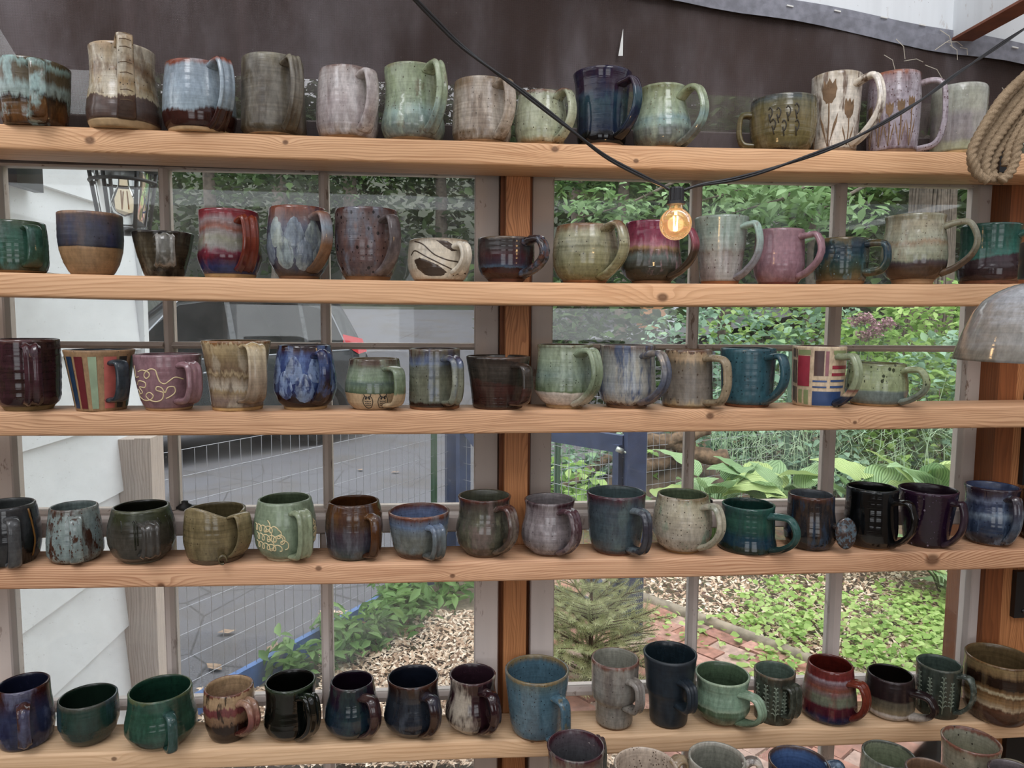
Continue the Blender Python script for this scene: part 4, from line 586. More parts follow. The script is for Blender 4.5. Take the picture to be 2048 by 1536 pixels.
g = mug(4, 1600, 1718, 1327, [0,.80,.05,.94,.12,1,.3,.98,.5,.93,.75,.85,1,.79], (60, .78, .16, 1745, 25, 10, 4, hglaze(.1, '0:5c2630 .25:6e281c 1:823a24', ring=.05, rough=.1), .05), dict(c='0:1e2034 .1:1c2a4c .17:2a2848 .24:4a1e2c .36:56242f .41:6a6e5e .53:70745f .6:7c6a66 .68:85503c .78:7c5a5c .83:a09098 .87:7a3030 .97:74302a', wob=.05, streak=.02, mott=[('8a3436', .4, 30, .25, .58, .72)], rough=.11), '5a1c12', 'red, olive and navy banded mug with red interior, lowest shelf')
g = mug(4, 1725, 1832, 1347, [0,.72,.06,.88,.15,.97,.3,1,.55,.99,.8,.95,1,.90], (64, .72, .14, 1879, 21, 10, 3, hglaze(.09, '0:bcb4ac .2:b5aca2 .32:3a2c2a .5:2c1f20 1:33262a', ring=.05, rough=.2), .05), dict(c='0:bdb5ae .2:c0b8b0 .24:8a7c60 .38:6a6250 .52:5c5648 .57:2e2022 .97:2c1f21 .985:352629', wob=.04, streak=.02, mott=[], ring=.08, rough=.25), '17120f', 'dark chocolate mug with an olive band and white base')
g = mug(4, 1828, 1923, 1326, [0,.93,.5,.97,1,1], (63, .88, .12, 1955, 18, 7, 0, hglaze(.11, '454f48', mott=[('7a857c', .5, 90, 1, .5, .66)]), .05, 0, 24), dict(c='0:403a2c .1:363e34 .5:3a443c .96:424a42 .985:5c6052', mott=[('56625a', .5, 60, .12, .52, .7), ('242a22', .5, 50, .15, .54, .7)], rough=.2), '4a5a52', 'dark green cylinder mug with raised fir trees')
relief(g, rel, [(-52, .14, 1.4), (-20, .2, 1.2), (14, .12, 1.5), (38, .16, 1.2)])
g = mug(4, 1921, 2074, 1312, [0,.75,.05,.85,.2,.97,.4,1,.7,.98,.9,.95,1,.97], (84, .5, .08, None, 20, 9, 2, None, .02), dict(c='0:4a3024 .2:54382a .3:5a3c2a .34:a8987c .42:8a6c44 .52:6a4e2c .56:b0a484 .6:7a5c36 .66:2c1c12 .8:34241a .86:7c6440 .97:8f7a50 .99:7a5c34', wob=.05, tilt=.0, mott=[('8a7248', .4, 24, .1, .56, .7), ('33221a', .5, 26, .08, .56, .7)], ring=.25, rough=.14), '6a5838', 'large brown and cream striped mug at the end of the lowest shelf', Y=.022)
# --- foreground mugs, on the bench nearer the viewer
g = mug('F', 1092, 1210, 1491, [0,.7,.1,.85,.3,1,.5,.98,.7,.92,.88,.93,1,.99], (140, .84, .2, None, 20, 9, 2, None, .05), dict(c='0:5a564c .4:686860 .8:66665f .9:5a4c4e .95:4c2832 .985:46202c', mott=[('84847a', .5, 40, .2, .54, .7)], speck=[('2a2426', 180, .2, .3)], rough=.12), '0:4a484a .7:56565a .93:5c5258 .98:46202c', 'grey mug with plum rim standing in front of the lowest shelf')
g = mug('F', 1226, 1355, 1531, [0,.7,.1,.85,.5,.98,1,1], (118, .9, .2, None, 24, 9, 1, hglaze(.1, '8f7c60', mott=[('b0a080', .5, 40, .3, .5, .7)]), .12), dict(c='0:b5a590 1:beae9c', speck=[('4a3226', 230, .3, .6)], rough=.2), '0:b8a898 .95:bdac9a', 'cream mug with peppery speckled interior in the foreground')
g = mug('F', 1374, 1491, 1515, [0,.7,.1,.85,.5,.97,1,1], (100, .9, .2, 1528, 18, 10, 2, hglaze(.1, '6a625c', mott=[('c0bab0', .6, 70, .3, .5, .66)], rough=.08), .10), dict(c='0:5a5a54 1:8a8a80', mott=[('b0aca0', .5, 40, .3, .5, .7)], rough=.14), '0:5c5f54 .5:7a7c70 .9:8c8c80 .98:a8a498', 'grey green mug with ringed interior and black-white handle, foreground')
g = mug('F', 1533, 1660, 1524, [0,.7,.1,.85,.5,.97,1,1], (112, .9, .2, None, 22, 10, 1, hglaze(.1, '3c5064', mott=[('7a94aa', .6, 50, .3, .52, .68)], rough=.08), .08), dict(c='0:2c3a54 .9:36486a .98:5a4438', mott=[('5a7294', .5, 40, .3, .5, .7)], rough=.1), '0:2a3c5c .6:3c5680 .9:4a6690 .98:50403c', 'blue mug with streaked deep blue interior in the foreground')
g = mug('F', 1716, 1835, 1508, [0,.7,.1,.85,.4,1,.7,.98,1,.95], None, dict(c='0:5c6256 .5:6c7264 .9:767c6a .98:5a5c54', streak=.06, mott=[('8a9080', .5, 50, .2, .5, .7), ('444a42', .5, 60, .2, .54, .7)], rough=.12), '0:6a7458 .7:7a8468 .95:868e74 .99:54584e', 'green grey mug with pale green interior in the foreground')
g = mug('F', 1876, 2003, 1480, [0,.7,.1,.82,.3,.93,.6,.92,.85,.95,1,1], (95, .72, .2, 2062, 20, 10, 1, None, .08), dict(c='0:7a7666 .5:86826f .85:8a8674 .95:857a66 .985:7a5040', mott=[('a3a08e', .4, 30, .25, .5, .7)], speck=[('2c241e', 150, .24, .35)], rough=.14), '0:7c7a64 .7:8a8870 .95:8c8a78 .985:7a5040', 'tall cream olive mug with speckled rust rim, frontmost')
g = mug('F', 1802, 1912, 1541, [0,.7,.1,.85,.4,1,.7,.98,1,.95], None, dict(c='0:4a4440 .9:5a504a .98:5a4c4c', mott=[('84766a', .4, 50, .3, .5, .7)], rough=.14), '0:6a4a30 .7:7c5a3c .95:7a5e48', 'mug with warm brown interior at the bottom edge of the picture', Y=-.22)
g = mug('F', 1966, 2085, 1545, [0,.7,.1,.85,.4,1,.7,.98,1,.95], None, dict(c='0:4a4644 .9:56504c .98:4c3c40', mott=[('84807a', .4, 50, .3, .5, .7)], rough=.14), '0:5a4c48 .95:6a6264', 'grey brown mug at the bottom corner of the picture', Y=-.22)
# ================================================================== window wall
def worn_paint(name, hexc, bare='6a5040', amt=.5):
    t = NT(name); co = t.coord('Generated'); co = t.coord()
    n = t.noise(t.scale(co, 1, 1, .35), 38, 5, .7); w = t.mrange(n, .60, .66); col = t.mix(t.math('MULTIPLY', w, amt), lin(hexc), lin(bare))
    sp = t.voro(co, 90); col = t.mix(t.mrange(sp, .03, .06, .6, 0.0), col, lin('4a3c34'))
    col = t.mix(t.math('MULTIPLY', t.mrange(t.noise(t.scale(co, 40, 40, 3), 1.0, 3), .4, .7), .25), col, lin(hexc, .72))
    t.principled(col, .6, t.bump(n, .3, .001), Specular_IOR_Level=.3); return t.m
paint = worn_paint('old_white_paint', 'c9beb8'); paint_old = worn_paint('chipped_white_paint', 'b9aca2', amt=.8)
postwood = wood('oiled_fir_post', 'b57c50', '744628', axis='Z', ring=260, lines=.8, seed=9, knots=[(at_y(1033, 418, .092)[2], at_y(1033, 418, .092)[0], .008), (at_y(1046, 620, .092)[2], at_y(1046, 620, .092)[0], .006)], swirl=.02)
brownwood = wood('dark_stained_board', '86502e', '5a321a', axis='Z', ring=200, seed=4)
def glass_mat(name, dust, specks=.25, seed=0.0):
    t = NT(name); co = t.coord(); cs = t.scale(co, 1, 1, 1, (seed, 0, seed*2))
    lw = t.node('Fresnel'); lw.inputs[0].default_value = 1.45
    tr = t.node('BsdfTransparent'); tr.inputs[0].default_value = (.95, .965, .96, 1)
    gl = t.node('BsdfGlossy'); gl.inputs['Roughness'].default_value = .02; gl.inputs['Color'].default_value = (1, 1, 1, 1)
    m1 = t.node('MixShader'); t.set(m1.inputs[0], lw.outputs[0]); t.set(m1.inputs[1], tr.outputs[0]); t.set(m1.inputs[2], gl.outputs[0])
    df = t.node('BsdfDiffuse'); df.inputs[0].default_value = (.74, .75, .76, 1); tl = t.node('BsdfTranslucent'); tl.inputs[0].default_value = (.74, .75, .76, 1)
    dm = t.node('MixShader'); dm.inputs[0].default_value = .5; t.set(dm.inputs[1], df.outputs[0]); t.set(dm.inputs[2], tl.outputs[0])
    film = t.math('MULTIPLY', t.mrange(t.noise(cs, 7, 4, .6), .25, .8), dust)
    sp = t.mrange(t.voro(cs, 70), .04, .09, specks, 0.0); fine = t.mrange(t.noise(cs, 420, 2), .66, .74, 0.0, specks*.8)
    fac = t.math('MAXIMUM', film, t.math('MAXIMUM', sp, fine), clamp=True)
    m2 = t.node('MixShader'); t.set(m2.inputs[0], fac); t.set(m2.inputs[1], m1.outputs[0]); t.set(m2.inputs[2], dm.outputs[0])
    t.t.links.new(m2.outputs[0], t.out.inputs[0]); return t.m
dusty = glass_mat('dusty_glass', .11, .28); clearg = glass_mat('window_glass', .06, .12, 3.0)
def frame_bar(name, lo, hi, mat, parent, axis, ch=.004):
    """sash member with chamfered room-side edges"""
    (x0, y0, z0), (x1, y1, z1) = lo, hi
    cx, cz = (ch, 0) if axis == 'Z' else (0, ch)
    V = [(x0+cx, y0, z0+cz), (x1-cx, y0, z0+cz), (x1-cx, y0, z1-cz), (x0+cx, y0, z1-cz), (x0, y0+ch*1.6, z0), (x1, y0+ch*1.6, z0), (x1, y0+ch*1.6, z1), (x0, y0+ch*1.6, z1), (x0, y1, z0), (x1, y1, z0), (x1, y1, z1), (x0, y1, z1)]
    F = [(0, 1, 2, 3), (0, 4, 5, 1), (1, 5, 6, 2), (2, 6, 7, 3), (3, 7, 4, 0), (4, 8, 9, 5), (5, 9, 10, 6), (6, 10, 11, 7), (7, 11, 8, 4), (8, 11, 10, 9)]
    b = MB(); b.add(V, F); return b.build(name, mat, parent)
YU, YL = .142, .106; ZS = shelf_z(0, 0)
def zy(px, py, Y): return at_y(px, py, Y)[2]
def xy(px, py, Y): return at_y(px, py, Y)[0]
def window(name, cols_u, cols_l, stile_out, stile_in, pm):
    """double-hung window: upper sash behind, lower sash nearer the room; cols are pixel columns of the pane edges"""
    w = tag(empty(name, (0, 0, 0)), kind='structure')
    for Y, cols, ys, rails, mat in ((YU, cols_u, ZU, 'u', paint_old), (YL, cols_l, ZL, 'l', paint)):
        e = [c for c in cols]; x = e; zt, zm0, zm1, zb = ys
        for k, (a, b_) in enumerate(((stile_out, x[0]), (x[-1], stile_in)) if stile_out < x[0] else ((x[-1], stile_out), (stile_in, x[0]))):
            frame_bar('stile', (min(a, b_), Y, zb-.045 if rails == 'u' else zb-.06), (max(a, b_), Y+.034, zt+.05 if rails == 'u' else zt+.032), mat, w, 'Z', .002)
        frame_bar('rail', (x[0], Y+.002, zt), (x[-1], Y+.034, zt+(.09 if rails == 'u' else .032)), mat, w, 'X')
        frame_bar('rail', (x[0], Y+.002, zb-.045), (x[-1], Y+.034, zb), mat, w, 'X')
        for k in (1, 3): frame_bar('muntin', (x[k], Y+.003, zb), (x[k+1], Y+.032, zt), mat, w, 'Z', .005)
        for a, b_ in ((x[0], x[1]), (x[2], x[3]), (x[4], x[5])):
            frame_bar('muntin', (a, Y+.003, zm0), (b_, Y+.032, zm1), mat, w, 'X', .005)
            for z0, z1 in ((zm1, zt), (zb, zm0)):
                p = MB(); p.box((a-.002, Y+.017, z0-.002), (b_+.002, Y+.020, z1+.002)); p.build('pane', pm, w)
    b = MB(); cx = (x[2]+x[3])/2-.12; zl = ZU[3]-.045+.002
    b.lathe([(.012, 0), (.012, .006), (.006, .010), (.006, .014), (.001, .015)], 14, c=(cx, YU+.012, ZU[3])); b.box((cx-.022, YU+.006, ZU[3]), (cx+.022, YU+.02, ZU[3]+.005)); b.build('sash_lock', plain('black_iron', '1c1b1a', .5), w, True)
    return w
ZU = (zy(650, 343, YU), zy(650, 699, YU), zy(650, 686, YU), zy(650, 1017, YU)); ZU = (ZU[0], ZU[1], ZU[2], ZU[3])
ZL = (zy(650, 1070, YL), zy(650, 1414, YL), zy(650, 1396, YL), .60)
cu = lambda L: [xy(px, 640, YU) for px in L]; cl = lambda L: [xy(px, 1190, YL) for px in L]
window('window_1', cu([8, 321.5, 340, 639, 657, 949]), cl([17, 323, 343, 639, 661, 949]), -1.02, xy(998, 640, YU), dusty)
window('window_2', cu([1106, 1383, 1401, 1667, 1689, 1943]), cl([1109, 1383, 1401, 1667, 1690, 1943]), xy(2004, 640, YU)+.004, xy(1062, 640, YU), clearg)
b = MB(); x0, x1 = xy(1011, 640, .092), xy(1058, 640, .092); b.box((x0, .092, 0), (x1, .20, ZS-.02)); tag(b.build('trim_1', postwood), kind='structure')
b = MB(); b.box((xy(998, 640, YU)+.001, .125, 0), (x0, .19, ZS-.02)); b.box((x1, .13, 0), (xy(1062, 640, YU)-.001, .19, ZS-.02)); tag(b.build('trim_2', brownwood), kind='structure')
xr0 = xy(2006, 640, .092)
b = MB(); b.box((xr0, .092, 0), (xr0+.036, .2, ZS-.02)); tag(b.build('trim_3', brownwood), kind='structure')
b = MB(); b.box((xr0+.036, .092, 0), (1.9, .2, ZS-.02)); tag(b.build('wall_front_right', postwood), kind='structure')
b = MB(); b.box((-1.9, .1, 0), (-1.02, .2, ZS-.02)); tag(b.build('wall_front_left', brownwood), kind='structure')
b = MB(); b.box((-1.02, .1, 0), (xr0, .2, .555)); tag(b.build('wall_front_sill', brownwood), kind='structure')
for k, (y0, y1) in enumerate(((780, 968), (1140, 1232), (1440, 1560))):
    P = at_y((2036, 2020, 2000)[k], y1, .09); Q = at_y(2036, y0, .09); o = empty('metal_plate', (P[0]+.03, .088, P[2]))
    b = MB(); b.box((-.03, -.008, 0), (.03, .003, Q[2]-P[2])); b.build('plate', plain('black_steel', '141416', .45), o)
    b = MB(); b.lathe([(.0045, 0), (.0045, .002), (.001, .003)], 12); s = b.build('screw', plain('dark_screw', '3a3a3c', .3, metal=.8), o, True); s.rotation_euler = (PI/2, 0, 0); s.location = (-.012, -.008, .014)
    tag(o, ['black steel plate on the end post above the fourth shelf', 'black steel plate with a screw below the fourth shelf end', 'black steel plate below the lowest shelf end'][k], 'bracket')
# ---- dark screen mesh stretched over the gable above the top shelf
ZS = shelf_z(0, 0)
A = at_y(1480, 0, .115); Bq = at_y(2048, 108, .115); SL = (Bq[2]-A[2])/(Bq[0]-A[0])
def roof_z(X): return A[2]+SL*(X-A[0])
t = NT('dusty_screen_mesh'); co = t.coord(); cs = t.node('SeparateXYZ'); t.set(cs.inputs[0], co)
wv = t.math('MULTIPLY', t.math('ABSOLUTE', t.math('SINE', t.math('MULTIPLY', cs.outputs[0], 1700.0))), t.math('ABSOLUTE', t.math('SINE', t.math('MULTIPLY', cs.outputs[2], 1700.0))))
dust = t.mrange(t.noise(t.scale(co, 6, 1, 2.2), 1.0, 5, .65), .35, .75); dr = t.mrange(t.noise(t.scale(co, 26, 1, 3), 1.0, 3), .5, .8)
col = t.mix(dust, lin('4e4340'), lin('7c7577')); col = t.mix(t.math('MULTIPLY', dr, .35), col, lin('7c6e6e')); col = t.mix(t.math('MULTIPLY', wv, .45), col, lin('332c2a'))
lint = t.mrange(t.voro(t.scale(co, 1, 1, 1), 55), .015, .03, .8, 0.0); col = t.mix(lint, col, lin('c9c2bc'))
df = t.node('BsdfDiffuse'); t.set(df.inputs[0], col); t.set(df.inputs['Normal'], t.bump(wv, .5, .0006)); tr = t.node('BsdfTransparent'); mx = t.node('MixShader')
t.set(mx.inputs[0], t.math('MULTIPLY_ADD', wv, -.16, .90)); t.set(mx.inputs[1], tr.outputs[0]); t.set(mx.inputs[2], df.outputs[0]); t.t.links.new(mx.outputs[0], t.out.inputs[0]); mesh_mat = t.m
V = []; nx, nz = 90, 30
for i in range(nx+1):
    X = -1.5+i*(3.0/nx); zt_ = roof_z(X)+.01
    for j in range(nz+1):
        z = (ZS-.03)+(zt_-(ZS-.03))*j/nz; V.append((X, .118+.006*math.sin(X*3.1+z*4)+.004*math.sin(X*9-z*7)+.003*math.sin(X*17+z*11), z))
b = MB(); b.add(V, [(i*(nz+1)+j, (i+1)*(nz+1)+j, (i+1)*(nz+1)+j+1, i*(nz+1)+j+1) for i in range(nx) for j in range(nz)])
scr = b.build('screen_mesh', mesh_mat, None, True); tag(scr, 'dusty dark screen mesh stretched behind the top row of mugs', 'screen')
P0 = at_y(1246, 58, .112); P1 = at_y(1241, 112, .112); b = MB(); b.add([P0, (P1[0]-.004, .112, P1[2]), (P1[0]+.004, .111, P1[2]), (P0[0]+.0005, .1125, P0[2])], [(0, 1, 2, 3)]); b.build('torn_slit_light', plain('slit_daylight_colour', 'd8d8d4', .7), scr)  # pale sliver painted as daylight showing through the tear
b = MB(); n = 60; V = []
for i in range(n+1):
    X = -1.5+3.0*i/n; z = roof_z(X)+.004*math.sin(X*21)*.4
    V += [(X, .104+.002*math.sin(X*30), z-.026+.003*math.sin(X*13)), (X, .1025, z), (X, .103, z+.012)]
b.add(V, [(i*3+k, i*3+3+k, i*3+4+k, i*3+1+k) for i in range(n) for k in range(2)]); b.build('hem', plain('pale_folded_hem', '7c7d86', .7, .2, 60, .2), scr)
for px, py in ((1580, 12), (1675, 22), (1768, 35), (1845, 50), (2030, 95)):
    P = at_y(px, py, .1); b = MB(); b.bar(P+(-.006, 0, .001), P+(.006, 0, -.001), .0022, .0022); b.build('staple', plain('white_staple', 'dcdcd8', .4), scr)
white = worn_paint('white_roof_paint', 'dfe3e6', 'a08878', .35)
b = MB(); xa, xb = -1.6, 1.6
for (yy0, yy1, dz0, dz1) in ((.106, .14, .004, .16),):
    V = [(xa, yy0, roof_z(xa)+dz0), (xb, yy0, roof_z(xb)+dz0), (xb, yy0, roof_z(xb)+dz1), (xa, yy0, roof_z(xa)+dz1), (xa, yy1, roof_z(xa)+dz0), (xb, yy1, roof_z(xb)+dz0), (xb, yy1, roof_z(xb)+dz1), (xa, yy1, roof_z(xa)+dz1)]
    b.add(V, [(0, 1, 2, 3), (5, 4, 7, 6), (4, 0, 3, 7), (1, 5, 6, 2), (3, 2, 6, 7), (4, 5, 1, 0)])
tag(b.build('trim_4', white), kind='structure')
C = at_y(1908, 80, .1)
b = MB(); b.box((C[0], -2.6, C[2]+.004), (C[0]+.036, .106, C[2]+.16)); b.box((C[0]-.002, -2.6, C[2]), (C[0]+.038, .106, C[2]+.0045), 1)
tag(b.build('roof_beam', [white, plain('brown_underside', '7a4630', .6, .2, 40)]), 'white roof beam with brown underside running toward the viewer', 'beam')
for x in (.25, -.45, -1.15):
    b = MB(); zb = roof_z(x)+.02; b.box((x, -2.6, zb), (x+.036, .106, zb+.15)); tag(b.build('roof_beam', white), {.25: 'roof beam above the frame over the middle of the rack', -.45: 'roof beam above the frame over the jug side of the rack', -1.15: 'roof beam above the frame by the house wall'}[x], 'beam')
straw = plain('dry_straw', 'c8bfae', .7); b = MB()
for px, py, qx, qy in ((1792, 78, 1810, 118), (1808, 122, 1846, 124), (1880, 60, 1905, 95), (1900, 90, 1915, 120), (1890, 85, 1925, 92), (1850, 130, 1885, 158), (1830, 140, 1812, 170), (1870, 100, 1900, 80), (1920, 95, 1935, 110), (1768, 110, 1790, 140), (2004, 175, 2010, 210), (2002, 190, 2006, 220)):
    p_, q_ = at_y(px, py, .10), at_y(qx, qy, .098); b.tube([p_, (p_+q_)/2+(.003, -.004, .003), q_], .0006, 5)
tag(b.build('cobweb_straw', straw), 'dusty cobweb wisps of straw below the roof beam corner', 'cobweb', kind='stuff')
b = MB(); b.box((-1.5, .092, ZS-.02), (xr0+.3, .117, ZS+.010)); tag(b.build('trim_5', plain('red_brown_rail', '6a3a26', .6, .25, 30)), kind='structure')
b = MB(); b.box((-1.5, .093, ZU[0]+.012), (xr0+.3, .140, ZS-.02)); tag(b.build('trim_6', paint_old), kind='structure')
# ---- the room behind the viewer
poly = NT('roof_dimming_tint'); ptr = poly.node('BsdfTransparent'); ptr.inputs[0].default_value = (.34, .34, .35, 1); poly.t.links.new(ptr.outputs[0], poly.out.inputs[0])  # unseen roof sheet, added with a grey tint to dim daylight indoors
b = MB(); b.add([(-2.2, -3.7, roof_z(-2.2)+.2), (2.2, -3.7, roof_z(2.2)+.2), (2.2, .12, roof_z(2.2)+.2), (-2.2, .12, roof_z(-2.2)+.2)], [(0, 1, 2, 3)]); tag(b.build('ceiling', poly.m), kind='structure')
roomwood = plain('room_boards', '8a7866', .7, .2, 6); b = MB(); b.box((-2.2, -3.6, -.06), (2.2, .1, 0)); tag(b.build('floor', plain('grey_floor', 'a8a094', .7, .15, 5)), kind='structure')
b = MB(); b.box((-2.2, -3.7, 0), (2.2, -3.6, .85)); b.box((-2.2, -3.7, 1.95), (2.2, -3.6, 2.3))
for x0, x1 in ((-2.2, -1.6), (-.3, .3), (1.6, 2.2)): b.box((x0, -3.7, .85), (x1, -3.6, 1.95))
tag(b.build('wall_back', roomwood), kind='structure')
b = MB(); b.box((1.95, -3.6, 0), (2.05, .1, 2.0)); tag(b.build('wall_right', roomwood), kind='structure')
b = MB(); b.box((-2.05, -3.6, 0), (-1.95, .1, 2.0)); tag(b.build('wall_left', roomwood), kind='structure')
# ================================================================== hanging things
blk = plain('black_rubber', '17171a', .4); YB = -.24
def pxpath(L): return [at_y(x, y, Y) for x, y, Y in L]
sl = empty('string_light', tuple(at_y(1353, 375, YB)))
tag(sl, 'black string light cable with one lit globe bulb across the shelves', 'string light')
def rel_to(o, pts): return np.asarray(pts)-np.array(o.location)
c1 = catmull(pxpath([(818, -14, -.36), (870, 40, -.34), (930, 98, -.32), (1040, 180, -.3), (1130, 250, -.28), (1210, 312, -.26), (1290, 355, -.25), (1325, 372, YB), (1342, 381, YB)]), 8)
c2 = catmull(pxpath([(1366, 381, YB), (1400, 370, YB), (1470, 358, -.235), (1560, 332, -.22), (1700, 280, -.18), (1830, 208, -.13), (1925, 140, -.08), (2060, 50, -.03)]), 8)
for c in (c1, c2):
    tw = []
    for ph in (0, PI):
        Lc = np.cumsum(np.r_[0, np.linalg.norm(np.diff(c, axis=0), axis=1)]); off = np.stack([.0012*np.cos(Lc*22+ph), np.zeros_like(Lc), .0014*np.sin(Lc*22+ph)], 1)
        b = MB(); b.tube(rel_to(sl, c+off), .0018, 8); b.build('cable', blk, sl, True)
S0 = at_y(1353, 376, YB); S1 = at_y(1355, 410, YB); hs = S0[2]-S1[2]; sk = MB(); V = []; n = 48
for r_, z_ in ((.0005, 0), (.0085, 0), (.0095, -.002), (.0098, -hs*.78), (.0118, -hs*.82), (.0122, -hs), (.0005, -hs)):
    for k in range(n): a = 2*PI*k/n; rr = r_*(1+(.05 if k % 4 < 2 else -.02)*(0.009 < r_ < .0099)); V.append((rr*math.cos(a), rr*math.sin(a), z_))
sk.add(V, [(i*n+k, i*n+(k+1) % n, (i+1)*n+(k+1) % n, (i+1)*n+k) for i in range(6) for k in range(n)]); sk.build('socket', blk, sl)
rb_ = .0212; zc = -(hs+.006+rb_*.92); prof = [(.0085, -hs+.001), (.0085, -hs-.004), (.0095, -hs-.008)] + [(rb_*math.sin(a), zc+rb_*math.cos(a)) for a in np.linspace(.52, PI-.02, 22)]
t = NT('amber_glass'); fr = t.node('Fresnel'); fr.inputs[0].default_value = 1.25; tr = t.node('BsdfTransparent'); tr.inputs[0].default_value = (1, .90, .76, 1); gl = t.node('BsdfGlossy'); gl.inputs['Roughness'].default_value = .03
mx = t.node('MixShader'); t.set(mx.inputs[0], fr.outputs[0]); t.set(mx.inputs[1], tr.outputs[0]); t.set(mx.inputs[2], gl.outputs[0]); tlu = t.node('BsdfTranslucent'); tlu.inputs[0].default_value = (1, .72, .45, 1); m3 = t.node('MixShader'); m3.inputs[0].default_value = .035; t.set(m3.inputs[1], mx.outputs[0]); t.set(m3.inputs[2], tlu.outputs[0]); t.t.links.new(m3.outputs[0], t.out.inputs[0])
b = MB(); b.lathe(prof, 32); bulb = b.build('globe', t.m, sl, True)
t = NT('glowing_filament'); em = t.node('Emission'); em.inputs[0].default_value = (1, .62, .22, 1); em.inputs[1].default_value = 14.0; t.t.links.new(em.outputs[0], t.out.inputs[0])
b = MB()
for k in range(4):
    a = k*PI/2+.4; b.tube([(.0035*math.cos(a), .0035*math.sin(a), zc+.010), (.0022*math.cos(a+.5), .0022*math.sin(a+.5), zc-.009)], .0007, 6)
b.build('filament', t.m, bulb)
b = MB(); b.tube([(0, 0, -hs), (0, 0, zc+.012)], .0022, 8); b.build('stem', plain('glass_stem', 'd8c8a8', .2), bulb, True)
pl_d = bpy.data.lights.new('bulb_glow', 'POINT'); pl_d.energy = .10; pl_d.color = (1, .7, .4); pl_d.shadow_soft_size = .012; plo = bpy.data.objects.new('bulb_glow', pl_d); COL.objects.link(plo); plo.parent = sl; plo.location = (0, 0, zc)
# ---- ceramic pendant shade at the frame edge
YP = -.36; Pl = at_y(1938, 722, YP); Pc = at_y(2094, 722, YP); rS = Pc[0]-Pl[0]; top = at_y(2094, 560, YP)[2]; hS = top-Pc[2]
lamp = empty('pendant_lamp', (Pc[0], YP, Pc[2])); tag(lamp, 'grey white ceramic dome pendant shade at the frame edge', 'pendant lamp')
pr = smooth_profile([(0, 1), (.12, .97), (.35, .90), (.6, .80), (.75, .70), (.86, .56), (.94, .40), (1, .16)])
ts = np.linspace(0, 1, 36); prof = [(rS*float(pr(q)), hS*q) for q in ts] + [(.012, hS)] + [(max(rS*float(pr(q))-.006, .01), hS*q-.005*(q > .5)) for q in ts[::-1]] + [(rS, 0)]
b = MB(); b.lathe(prof, 72); b.build('shade', glaze(hS, S('0:5c544a .03:7a7468 .12:827c72 .2:969490 .4:8c8882 .5:a2a3a5 .75:9a9ca0 1:a8acb0'), wob=.06, wf=9, streak=.0, mott=[('8a7f70', .5, 10, 5, .52, .72)], ring=.10, rough=.10), lamp, True)
b = MB(); b.lathe([(.001, hS+.05), (.028, hS+.05), (.036, hS+.045), (.036, hS+.002), (.001, hS+.002)], 32); b.build('socket_cap', blk, lamp, True)
b = MB(); b.tube([(0, 0, hS+.05), (0, 0, 1.0)], .004, 8); b.build('cord', blk, lamp, True)
# ---- coil of jute rope
t = NT('jute_fibre'); co = t.coord(); n = t.noise(co, 900, 3, .7); n2 = t.noise(co, 60, 3); col = t.mix(t.mrange(n, .3, .7), lin('7a6752'), lin('a8947a')); col = t.mix(t.math('MULTIPLY', t.mrange(n2, .4, .7), .3), col, lin('5e4e3c'))
t.principled(col, .9, t.bump(n, .6, .001), Specular_IOR_Level=.1); jute = t.m
YR = -.12; rope = empty('rope_coil', tuple(at_y(2070, 150, YR))); tag(rope, 'coiled brown jute rope hanging before the end of the top shelf', 'rope')
strands = [[(2062, 150), (2020, 195), (1985, 245), (1955, 290), (1944, 325), (1952, 345), (1966, 338)], [(2068, 165), (2030, 205), (1995, 255), (1965, 300), (1956, 335), (1968, 354), (1982, 345)],
           [(2072, 175), (2040, 215), (2005, 262), (1978, 305), (1970, 338), (1980, 358), (1992, 350)], [(2076, 185), (2045, 228), (2014, 275), (1990, 315), (1984, 345), (1994, 360), (2004, 352)],
           [(2080, 195), (2050, 240), (2024, 285), (2014, 318), (2012, 332)], [(2084, 205), (2056, 250), (2036, 290), (2030, 322), (2018, 348), (2002, 362)], [(2062, 140), (2010, 190), (1978, 236), (1950, 285), (1943, 310), (1948, 330), (1958, 350), (1975, 362)]]
for k, st in enumerate(strands):
    c = catmull([at_y(x, y, YR-.006*(k % 3)-.004*k) for x, y in st], 16); b = MB(); b.tube(rel_to(rope, c), .0064, 15, twist=230.0, lobes=3, lobe=.16); b.build('rope_strand', jute, rope, True)
P = at_y(2003, 322, YR+.01); b = MB(); b.box(rel_to(rope, [P-(.007, .006, .018)])[0], rel_to(rope, [P+(.010, .006, .016)])[0]); b.build('plastic_clip', blk, rope)
b = MB(); b.bar(at_y(2055, 128, YR+.02), at_y(2110, 128, YR+.02), .012, .012); o = b.build('rope_hook', plain('dark_steel', '3a3836', .4, metal=.7)); tag(o, 'steel hook out of frame that carries the rope coil', 'hook')
# ================================================================== outdoors
def gz(X, Y):
    s = max(0.0, Y-9.0); z = .13*min(s, 15)
    if Y > 24: z += .42*(Y-24)
    return z
def G(px, py, z=0.0): return at_z(px, py, z)
